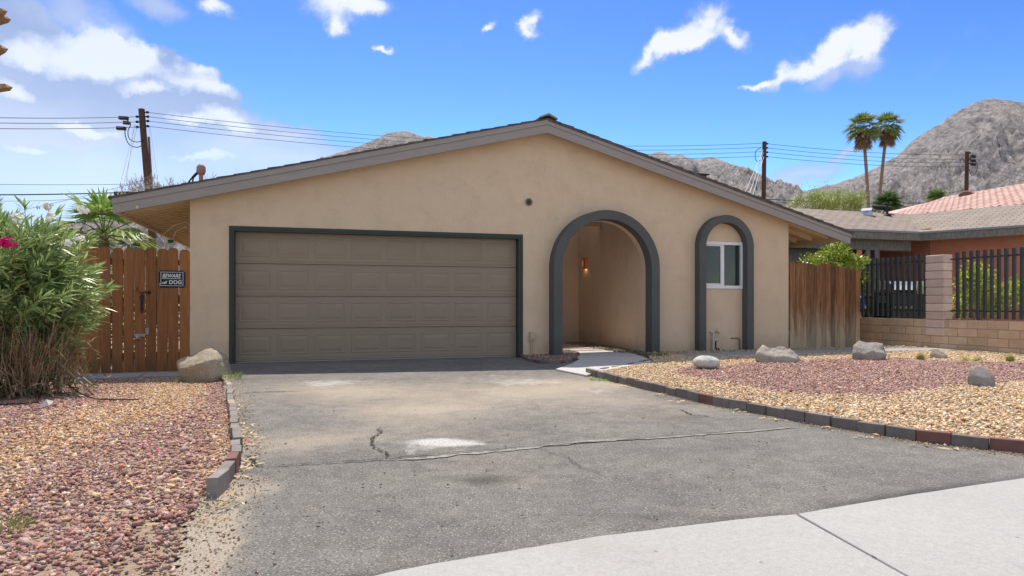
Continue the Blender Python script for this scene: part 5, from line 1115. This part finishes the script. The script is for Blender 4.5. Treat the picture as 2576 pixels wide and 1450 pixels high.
# ------------------------------------------------------------------ oleander at the left
def oleander():
    t = thing('oleander_bush', 'large oleander bush with white and pink flowers over dry woody stems', 'bush', (-5.35, 7.2, -.02)); b0 = np.array(t.location)
    C = np.array([-5.42, 7.2, 1.10]); Rr = np.array([.90, .86, .84]); VF, Cc, sa, sb = [], [], [], []
    n = 600; dirs = unit(n*3); dirs = dirs[(dirs[:, 2] > -.55) | ((dirs[:, 2] > -.8) & (dirs[:, 0] > .35))][:n]; n = len(dirs)
    for d in dirs:
        rr = rng.uniform(.62, 1.0) if rng.random() < .75 else rng.uniform(.95, 1.14)
        tip = C+d*Rr*rr; ax = d*np.array([.85, .9, .35])+np.array([.06, -.05, .5])+rng.normal(0, .22, 3); ax /= np.linalg.norm(ax); ln = rng.uniform(.30, .55); st = tip-ax*ln; sa.append(st-b0); sb.append(tip-b0)
        m = int(rng.integers(20, 34)); tt = rng.random(m)**.75; P = st+np.outer(tt*ln, ax)-b0; sd_ = unit(m); sd_ -= np.outer(sd_@ax, ax); sd_ /= np.linalg.norm(sd_, axis=1, keepdims=True)+1e-6
        D = sd_*(1.05-.55*tt)[:, None]+ax*(.35+.65*tt)[:, None]+[0,0,-.05]; Nn = np.tile(ax, (m,1))+rng.normal(0,.25,(m,3)); Lg = rng.uniform(.12, .20, m); VF.append(leaf_arrays(P, D, Nn, Lg, rng.uniform(.018,.029,m), .18, .12, .5))
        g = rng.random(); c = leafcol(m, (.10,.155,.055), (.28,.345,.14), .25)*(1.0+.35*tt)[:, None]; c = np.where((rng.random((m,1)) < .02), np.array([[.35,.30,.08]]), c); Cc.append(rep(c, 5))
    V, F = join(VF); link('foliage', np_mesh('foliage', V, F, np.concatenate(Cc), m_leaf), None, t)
    # stems and dry twigs
    A, B = [], []; cs = []
    for i in range(70):
        a = np.array([rng.normal(0, .35), rng.normal(-.05, .25), 0]); ud = unit(1)[0]; ud[2] = abs(ud[2])*.6-.25; e = C+ud*Rr*rng.uniform(.45,.8)-b0; m_ = (a+e)/2+rng.normal(0,.06,3); A += [a, m_]; B += [m_, e]; cs += [(.30,.235,.165)]*2
    V1, F1 = stick_arrays(A, B, .016, .011); k1 = rep(np.array(cs), 6); V2, F2 = stick_arrays(sa, sb, .006, .003); k2 = np.tile([[.20,.20,.08]], (len(V2),1))
    n = 1100; th = rng.uniform(-2.9, .35, n); rad = rng.uniform(.45, 1.0, n)**.6; p = np.stack([np.cos(th)*rad*.78-.08, np.sin(th)*rad*.68-.05, rng.uniform(.03, .46, n)], 1); dr_ = np.stack([np.cos(th)*.32, np.sin(th)*.30, np.ones(n)], 1)+rng.normal(0,.26,(n,3)); ln = rng.uniform(.14,.42,n)[:, None]
    V3, F3 = stick_arrays(p, p+dr_*ln, rng.uniform(.003,.006,n), .002); k3 = rep(np.array([(.42,.29,.17),(.34,.22,.12),(.50,.38,.25),(.28,.19,.12)])[rng.integers(0,4,n)], 6)
    V, F = join([(V1,F1),(V2,F2),(V3,F3)]); link('dry_stems', np_mesh('dry_stems', V, F, np.concatenate([k1,k2,k3]), m_twig), None, t)
    m = 700; th = rng.uniform(-2.9, .3, m); P = np.stack([np.cos(th)*rng.uniform(.5,1.0,m)*1.0, np.sin(th)*rng.uniform(.5,1.0,m)*.78, rng.uniform(.03,.6,m)], 1); D = unit(m)+[0,0,-.1]; V, F = leaf_arrays(P, D, unit(m)+[0,0,.6], rng.uniform(.07,.13,m), .018, .2, .1)
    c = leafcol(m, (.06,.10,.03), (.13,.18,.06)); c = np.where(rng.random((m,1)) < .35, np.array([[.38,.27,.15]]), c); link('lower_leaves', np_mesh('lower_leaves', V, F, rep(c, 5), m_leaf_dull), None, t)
    def cluster(px, py, Y, pink, r=.07, k=14):
        c0 = np.array(at(px, py, Y))-b0; VF = []
        for _ in range(k):
            o = unit(1)[0]*r*rng.uniform(.3, 1)*[1,1,.7]; ax = o/np.linalg.norm(o)+np.array([0,-.3,.3]); ax /= np.linalg.norm(ax); s1 = np.cross(ax, [.3,.2,.9]); s1 /= np.linalg.norm(s1); s2 = np.cross(ax, s1); a = np.arange(5)*2*np.pi/5; D = np.outer(np.cos(a), s1)+np.outer(np.sin(a), s2)+ax*.35
            VF.append(leaf_arrays(np.tile(c0+o, (5,1)), D, np.tile(ax, (5,1)), .026, .022, .05, 0, .65))
        V, F = join(VF); c = np.tile([[.62,.015,.16]] if pink else [[.80,.80,.74]], (len(V),1))*rng.uniform(.85,1.1,(len(V),1)); o = link('flower_cluster', np_mesh('flower_cluster', V, F, c, m_petal), None, t); o['label'] = 'pink flower cluster' if pink else 'white flower cluster'
    for px, py, Y in ((118,518,7.2),(106,519,7.2),(200,524,7.1),(211,529,7.0),(130,545,6.8),(40,548,6.7),(200,600,6.7),(170,612,6.5)): cluster(px, py, Y, False, .06, 11)
    for px, py in ((10,606),(24,611),(14,616)): cluster(px, py, 6.25, True, .05, 10)
oleander()

# ------------------------------------------------------------------ rocks
from mathutils import noise as mnoise
m_rock = None
def rockmat(name, c1, c2, c3, gran=90):
    t = NT(name); co = t.obj_co(rnd=False); c = t.mix(t.rng(t.noise(co, 3.5, 7, .65), .33, .67), c1, c2); sp = t.noise(co, gran, 4, .75); c = t.mix(t.rng(sp, .52, .68), c, c3); c = t.val(c, t.rng(sp, .25, .6, .62, 1.05))
    cr = t.noise(co, 11, 7, .7)
    return t.fin(c, .92, t.bump(t.math('ADD', sp, t.math('MULTIPLY', cr, 2.2)), .9, .018), .15)
m_granite_w = rockmat('granite_warm', (.44,.36,.27), (.54,.46,.36), (.62,.56,.47)); m_granite_g = rockmat('granite_grey', (.40,.36,.31), (.50,.455,.40), (.60,.56,.50)); m_granite_d = rockmat('granite_dark', (.33,.305,.285), (.43,.395,.365), (.54,.51,.48))
m_rockwhite = rockmat('rock_painted_white', (.66,.63,.58), (.73,.70,.66), (.76,.74,.70))
def rock(name, label, loc, pts, mat, rz=0, amp=.03, sub=2, seed=0, scale=(1,1,1)):
    bm = bmesh.new()
    for p in pts: bm.verts.new([p[i]*scale[i] for i in range(3)])
    bmesh.ops.convex_hull(bm, input=bm.verts); bmesh.ops.delete(bm, geom=[v for v in bm.verts if not v.link_faces], context='VERTS'); bmesh.ops.triangulate(bm, faces=bm.faces)
    for k in range(4): bmesh.ops.subdivide_edges(bm, edges=[e for e in bm.edges if e.calc_length() > .045], cuts=1, use_grid_fill=True); bmesh.ops.triangulate(bm, faces=bm.faces)
    for _ in range(sub): bmesh.ops.smooth_vert(bm, verts=bm.verts, factor=.5, use_axis_x=True, use_axis_y=True, use_axis_z=True)
    bm.normal_update(); s = Vector((seed*7.1, seed*3.3, seed*1.7))
    for v in bm.verts: q = v.co+s; v.co += v.normal*amp*(mnoise.fractal(q*4.0, 1.0, 2.0, 5)+.45*mnoise.fractal(q*17, 1.0, 2.0, 3))
    bm.normal_update(); me = bpy.data.meshes.new(name); bm.to_mesh(me); bm.free(); o = link(name, me, mat, None, True, loc, (0,0,rz)); tag(o, label, 'rock'); return o
big = G(508, 958, -.075)
rock('boulder', 'large pale tan boulder at the corner of the left gravel bed', big, [(-.31,-.02,.25),(-.30,-.06,.19),(-.22,-.15,.17),(-.05,-.19,.19),(.12,-.19,.25),(.22,-.12,.28),(-.17,-.10,-.05),(.0,-.14,-.05),(.20,-.12,-.05),(-.20,.05,-.05),(-.24,.18,.28),(-.12,.06,.345),(.0,.05,.41),(.08,.06,.42),(.15,.05,.39),(.24,.04,.30),(.30,.03,.15),(.31,.06,-.05),(.05,.28,.40),(.2,.26,.32),(.3,.28,-.05),(-.2,.28,-.05)], m_granite_w, 0, .024, 1, 1, (1.04,1,1.0))
wr = G(1777, 929, .03)
wrock = rock('painted_rock', 'smooth white painted rock with a green cactus painting', wr, [(.20*math.cos(a)*c, .16*math.sin(a)*c, .095+.095*s_) for a in [k*math.pi/6 for k in range(12)] for c, s_ in ((1,0),(.93,.45),(.93,-.45),(.62,.82),(.62,-.82),(.2,1),(.2,-1))], m_rockwhite, 0, .010, 1, 2, (.98,1.1,.97))
def paint():
    # a saguaro outline laid on the sloping front of the rock
    me = wrock.data; from mathutils.bvhtree import BVHTree
    bv = BVHTree.FromPolygons([v.co[:] for v in me.vertices], [p.vertices[:] for p in me.polygons]); m = MB()
    strokes = [[(.022,.045),(.006,.10),(-.003,.15),(-.006,.180)], [(.0,.095),(-.034,.110),(-.050,.140),(-.058,.166)], [(.006,.115),(.036,.125),(.050,.146),(.046,.166)]]; wd = [.027,.012,.012]
    V, F = [], []
    for pts, w in zip(strokes, wd):
        P = []
        for a, b in zip(pts[:-1], pts[1:]): P += [(a[0]+(b[0]-a[0])*k/5, a[1]+(b[1]-a[1])*k/5) for k in range(5)]
        P.append(pts[-1]); row = []
        for i, p in enumerate(P):
            a, b = P[max(i-1,0)], P[min(i+1,len(P)-1)]; tx, tz = b[0]-a[0], b[1]-a[1]; l = math.hypot(tx, tz); nx, nz = -tz/l, tx/l; ww = w*(1 if i < len(P)-2 else .6); r_ = []
            for q in (-1, -.33, .33, 1):
                h, n_, _, _ = bv.ray_cast(Vector((p[0]+nx*ww*q, -1, p[1]*.97+nz*ww*q+.30)), Vector((0, 1, -.28)).normalized())
                r_.append(h+n_*.0015 if h else None)
            row.append(r_)
        for i in range(len(row)-1):
            for k in range(3):
                qd = (row[i][k], row[i][k+1], row[i+1][k+1], row[i+1][k])
                if all(x is not None for x in qd): b = len(m.v); m.add(qd, [(0,1,2,3)])
    obj('cactus_painting', m, M('paint_sage', (.30,.38,.34), (.36,.44,.39), 30, .8), wrock)
paint()
rk = G(1956, 912, .03)
rock('boulder', 'long low brown-grey boulder between the painted rock and right gate', rk, [(-.33,0,-.06),(-.34,-.05,.12),(-.30,-.02,.17),(-.20,.05,.25),(.05,.06,.245),(.20,.03,.22),(.30,-.02,.12),(.35,-.03,.03),(.33,-.02,-.06),(.1,-.16,-.06),(-.2,-.15,-.06),(-.22,-.14,.10),(.08,-.16,.08),(.25,-.12,.05),(-.2,.25,.15),(.2,.25,.12),(0,.3,-.06)], m_granite_g, 0, .034, 0, 3)
rk = G(2186, 906, .03)
rock('boulder', 'rounded grey speckled boulder before the block wall end', rk, [(-.27,0,-.06),(-.28,-.02,.10),(-.24,.02,.22),(-.12,.06,.275),(.10,.06,.28),(.22,.03,.245),(.28,.0,.12),(.27,.0,-.06),(0,-.18,-.06),(-.18,-.15,.08),(-.02,-.18,.15),(.18,-.14,.10),(.1,.25,.2),(-.1,.25,.2),(0,.3,-.06)], m_granite_d, 0, .030, 0, 4)
rk = G(2361, 903, .03)
rock('boulder', 'small pointed tan boulder at the foot of the block wall', rk, [(-.14,0,-.05),(-.15,0,.07),(-.09,.02,.17),(.0,.03,.16),(.10,.0,.10),(.17,.0,.02),(.16,0,-.05),(0,-.09,-.05),(-.06,-.08,.06),(.06,-.08,.04),(0,.12,.08),(0,.14,-.05)], m_granite_w, 0, .010, 1, 5, (1,1,1.05))
rk = G(2470, 972, .03)
rock('boulder', 'small dark grey boulder standing at the edge of the red gravel', rk, [(-.16,0,-.05),(-.165,.0,.12),(-.13,.02,.21),(-.05,.03,.235),(.05,.03,.22),(.13,.0,.12),(.16,.0,.03),(.15,0,-.05),(-.02,-.10,-.05),(-.08,-.09,.10),(.04,-.09,.08),(.0,.14,.1),(0,.16,-.05)], m_granite_d, 0, .010, 1, 6)

# ------------------------------------------------------------------ small plants, litter, hose
def tuft(name, label, c, r, n, h, c1, c2, cat='weed', wid=.006, flat=.6, group=None, up=1.0):
    c = Vector(c); a = rng.uniform(0, 2*np.pi, n); rr = r*rng.random(n)**.6; P = np.stack([np.cos(a)*rr, np.sin(a)*rr, np.zeros(n)], 1); D = np.stack([np.cos(a)*flat, np.sin(a)*flat, np.ones(n)*up], 1)+rng.normal(0,.25,(n,3)); V, F = leaf_arrays(P, D, unit(n)+[0,0,.4], rng.uniform(.5,1.1,n)*h, wid, .1, .25, .5)
    o = link(name, np_mesh(name, V, F, rep(leafcol(n, c1, c2), 5), m_leaf_dull), None, None, False, c); return tag(o, label, cat, group)
GR = ((.13,.20,.05), (.30,.36,.13))
tuft('weed', 'grassy weed growing beside the big tan boulder and pavers', G(586, 955), .09, 110, .17, *GR); tuft('weed', 'tiny weed at the left foot of the big tan boulder', G(449, 962, -.07), .03, 30, .09, *GR)
tuft('weed', 'greyish low weed at the end of the left paver row', G(546, 1278), .10, 80, .06, (.14,.16,.08), (.30,.27,.16), flat=1.2, wid=.004); tuft('weed', 'small patch of dry yellow grass in the sand by the driveway', G(536, 1312), .07, 60, .03, (.50,.36,.14), (.58,.45,.22), flat=1.6, wid=.003)
tuft('weed', 'small green grass patch before the right row of pavers', G(1505, 958), .10, 90, .06, (.16,.28,.03), (.30,.42,.06), flat=1.0); tuft('weed', 'wispy green weed in the small curved bed by the arch', G(1424, 888, .03), .10, 60, .14, *GR)
tuft('weed', 'low dark weeds at the right foot of the wide arch', G(1650, 896, .03), .22, 220, .11, (.08,.12,.035), (.16,.20,.06)); tuft('weed', 'dry dark weeds along the wall inside the entry', G(1545, 872, .03), .28, 160, .09, (.10,.09,.045), (.17,.16,.07))
tuft('weed', 'green weed at the lower left corner of the red gravel', G(8, 1345), .07, 60, .12, (.14,.18,.05), (.30,.30,.12)); tuft('weed', 'weed clump under the oleander bush near the gate', hp(-1.9, -.6, -.06), .12, 70, .12, *GR)
def spiky(label, c, r, n=190):
    c = Vector(c); d = unit(n); d = d[d[:, 2] > -.35]; m = len(d); V, F = leaf_arrays(d*r*.55, d+rng.normal(0,.12,(m,3)), unit(m), r*rng.uniform(.4,.62,m), r*.09, .1, 0)
    t = thing('barrel_cactus', label, 'cactus', c, 0, 'small golden cacti'); link('spines', np_mesh('spines', V, F, rep(leafcol(m, (.58,.42,.10), (.70,.58,.24)), 5), m_leaf_dull), None, t)
    obj('body', MB().lathe([(.01,-.4*r),(.6*r,-.35*r),(.72*r,0),(.55*r,.45*r),(.02,.62*r)], 14), M('cactus_green', (.16,.20,.06), None), t, True)
spiky('golden ball cactus left of the small tan boulder', G(2315, 907, .03)+Vector((0,0,.05)), .085); spiky('golden ball cactus nearest the right edge under the block wall', G(2541, 911, .03)+Vector((0,0,.05)), .085)
tuft('agave', 'yellow-green spiky agave between the two golden cacti', G(2443, 910, .03), .05, 90, .17, (.30,.33,.08), (.55,.52,.22), 'plant', .013, 1.0)
tuft('agave', 'dead tan agave leaves lying beside the spiky agave', G(2462, 913, .03), .10, 26, .17, (.42,.30,.18), (.52,.42,.28), 'plant', .02, 2.2, up=.25)
def litter(name, label, pts, z, n, spread, c=((.52,.40,.24),(.62,.52,.36)), ll=.055, lw=.014):
    P = []
    for k in range(n): a = pts[rng.integers(0, len(pts))]; g_ = G(a[0], a[1], z); P.append([g_.x+rng.normal(0, spread), g_.y+rng.normal(0, spread), z+.008])
    D = unit(n)*[1,1,.12]; V, F = leaf_arrays(np.array(P), D, unit(n)*.5+[0,0,1], rng.uniform(.5,1.5,n)*ll, rng.uniform(.6,1.4,n)*lw, .15, .0); tag(link(name, np_mesh(name, V, F, rep(leafcol(n, *c), 5), m_leaf_dull)), label, None, None, 'stuff')
litter('leaf_litter', 'dry leaves and husks blown against the left pavers', [(612,1085),(618,1100),(622,1112),(608,1075),(600,1025),(605,1095),(606,1165),(600,1180),(590,1195)], .004, 190, .05)
litter('leaf_litter', 'dry leaves lying along the right row of pavers', [(1575,972),(1655,994),(1860,1040),(1955,1056),(2080,1078),(2170,1098),(2330,1122),(2410,1132),(1720,1012)], .004, 90, .05, ll=.06)
litter('leaf_litter', 'dry leaves scattered over the left gravel', [(300,1080),(200,1120),(120,1160),(60,1050),(350,1200),(450,1250),(250,1300),(150,1000),(420,1040),(200,1050)], .03, 130, .28, c=((.45,.25,.10),(.60,.45,.25)))
litter('petal_litter', 'fallen pink petals scattered on the left gravel', [(120,1085),(300,1130),(380,1160),(90,1010),(200,1020),(330,1025),(620,1118)], .03, 26, .12, c=((.55,.02,.13),(.65,.05,.2)), ll=.03, lw=.022)
litter('pebble_litter', 'small dark pebbles and crumbs on the driveway', [(900,1080),(1100,1150),(1300,1250),(1700,1200),(1000,1300),(2000,1150),(1500,1060),(1200,1040),(800,1250),(1900,1250)], .004, 70, .35, c=((.05,.045,.04),(.12,.09,.07)), ll=.022, lw=.016)
# black irrigation hose
hs_ = [G(*p) for p in ((-40,1015,-.0),(60,1020,.0),(110,1012,.0),(150,985,.0))]; cpt = G(152, 975, -.03); P = [at(-30,1022,6.1), at(40,1024,6.15), at(95,1018,6.25)]
for k in range(27):
    a = -1.9+k*.42; P.append(cpt+Vector((.21*math.cos(a), .17*math.sin(a)-.05, .10+.10*math.sin(a)+.003*k)))
for a, b in ((205,1000),(240,1012),(290,1014),(350,1013)): P.append(G(a, b, -.0)+Vector((0,0,.03)))
for p in P: p.z = max(p.z, float(zl(p.x, p.y))+.025)
tag(obj('irrigation_hose', MB().tube([p-P[0] for p in P], .0065, 5), m_wire, None, True, loc=P[0]), 'thin black irrigation hose looped under the oleander bush', 'hose')
tb = obj('paper_scrap', MB().add([(0,0,0),(.09,.01,.02),(.10,.06,.045),(.01,.07,.03),(.05,.035,.07)], [(0,1,4),(1,2,4),(2,3,4),(3,0,4)]), m_pvc, loc=G(95, 1032)+Vector((0,0,.02))); tag(tb, 'white crumpled paper scrap on the gravel under the oleander', 'litter')

# ------------------------------------------------------------------ mountains
def mountmat():
    t = NT('mountain_rock'); co = t.obj_co(rnd=False); n1 = t.noise(co, .012, 9, .65); n2 = t.noise(co, .09, 7, .75); n3 = t.noise(co, .03, 8, .7)
    c = t.mix(t.rng(n1, .35, .65), (.30,.28,.285), (.37,.345,.345)); c = t.val(c, t.rng(n2, .33, .67, .5, 1.4)); c = t.val(c, t.rng(n3, .36, .47, .62, 1)); c = t.mix(t.rng(n3, .60, .68), c, (.38,.36,.355))
    return t.fin(c, .95, t.bump(n2, 1.0, 7.0), .05)
m_mount = mountmat()
def mountain(label, ridge, Y, foot, amp, seed, step=2.6):
    xs = np.array([p[0] for p in ridge], float); zs = np.array([p[1] for p in ridge], float); px = np.arange(xs[0], xs[-1], step); py = np.interp(px, xs, zs)
    rows = 150; v = np.linspace(-.35, 1, rows); X1 = (px-CX)/FPX*Y; H = np.maximum((HY-py+5)/FPX*Y+EYE, 1.0); X, Vv_ = np.meshgrid(X1, v); Hh_ = np.tile(H, (rows,1)); YY = Y-Vv_*(Y-foot)
    base = np.where(Vv_ > 0, (1-Vv_)**1.12, 1+Vv_*1.6); sx, sy = X/70+seed*13.7, YY/70+seed*5.1
    rid = 1-np.abs(2*fbm(sx*.9, sy*.35, 6, .55)-1)*2; rid2 = 1-np.abs(2*fbm(sx*3.1+5, sy*1.3+3, 5, .6)-1)*2; det = fbm(sx*11, sy*6, 4, .6)-.5
    w = smooth01(np.abs(Vv_), 0, .22); Zm = Hh_*base+amp*((rid-.55)*w*1.0+(rid2-.55)*.55*(w+.07)+det*.55*(w+.12))*np.minimum(1, Hh_/60)
    Vt = np.stack([X, YY, Zm-2], 2).reshape(-1, 3); w_ = len(px); j, i = np.meshgrid(np.arange(rows-1), np.arange(w_-1), indexing='ij'); a = (j*w_+i).ravel(); o = struct('mountain', np_mesh('mountain', Vt, np.stack([a, a+w_, a+w_+1, a+1], 1), None, m_mount, False), None, label)
mountain('large bare rocky mountain rising at the right edge', [(1900,560),(1960,525),(2012,499),(2040,478),(2062,474),(2080,468),(2098,466),(2110,461),(2150,449),(2200,426),(2240,403),(2262,389),(2300,352),(2318,340),(2348,322),(2365,314),(2390,292),(2420,275),(2445,263),(2470,254),(2492,250),(2520,253),(2545,256),(2576,264),(2640,290),(2720,280),(2850,330),(3000,420)], 1500, 520, 46, 1)
mountain('bare rocky mountain behind the right slope of the roof', [(1440,470),(1500,440),(1560,420),(1600,405),(1638,389),(1652,384),(1668,386),(1690,396),(1710,391),(1735,402),(1760,404),(1785,397),(1800,401),(1830,412),(1852,423),(1868,420),(1890,434),(1905,441),(1930,452),(1950,466),(1975,480),(2000,492),(2025,505),(2060,522),(2120,560)], 1900, 900, 40, 2)
mountain('bare rocky peak behind the left slope of the roof', [(60,700),(150,640),(250,600),(340,556),(450,525),(560,490),(700,440),(800,405),(850,388),(890,376),(920,364),(950,350),(975,338),(1000,334),(1020,332),(1040,337),(1060,346),(1080,345),(1095,349),(1125,350),(1160,362),(1230,385),(1350,430),(1450,490)], 1700, 800, 40, 3)
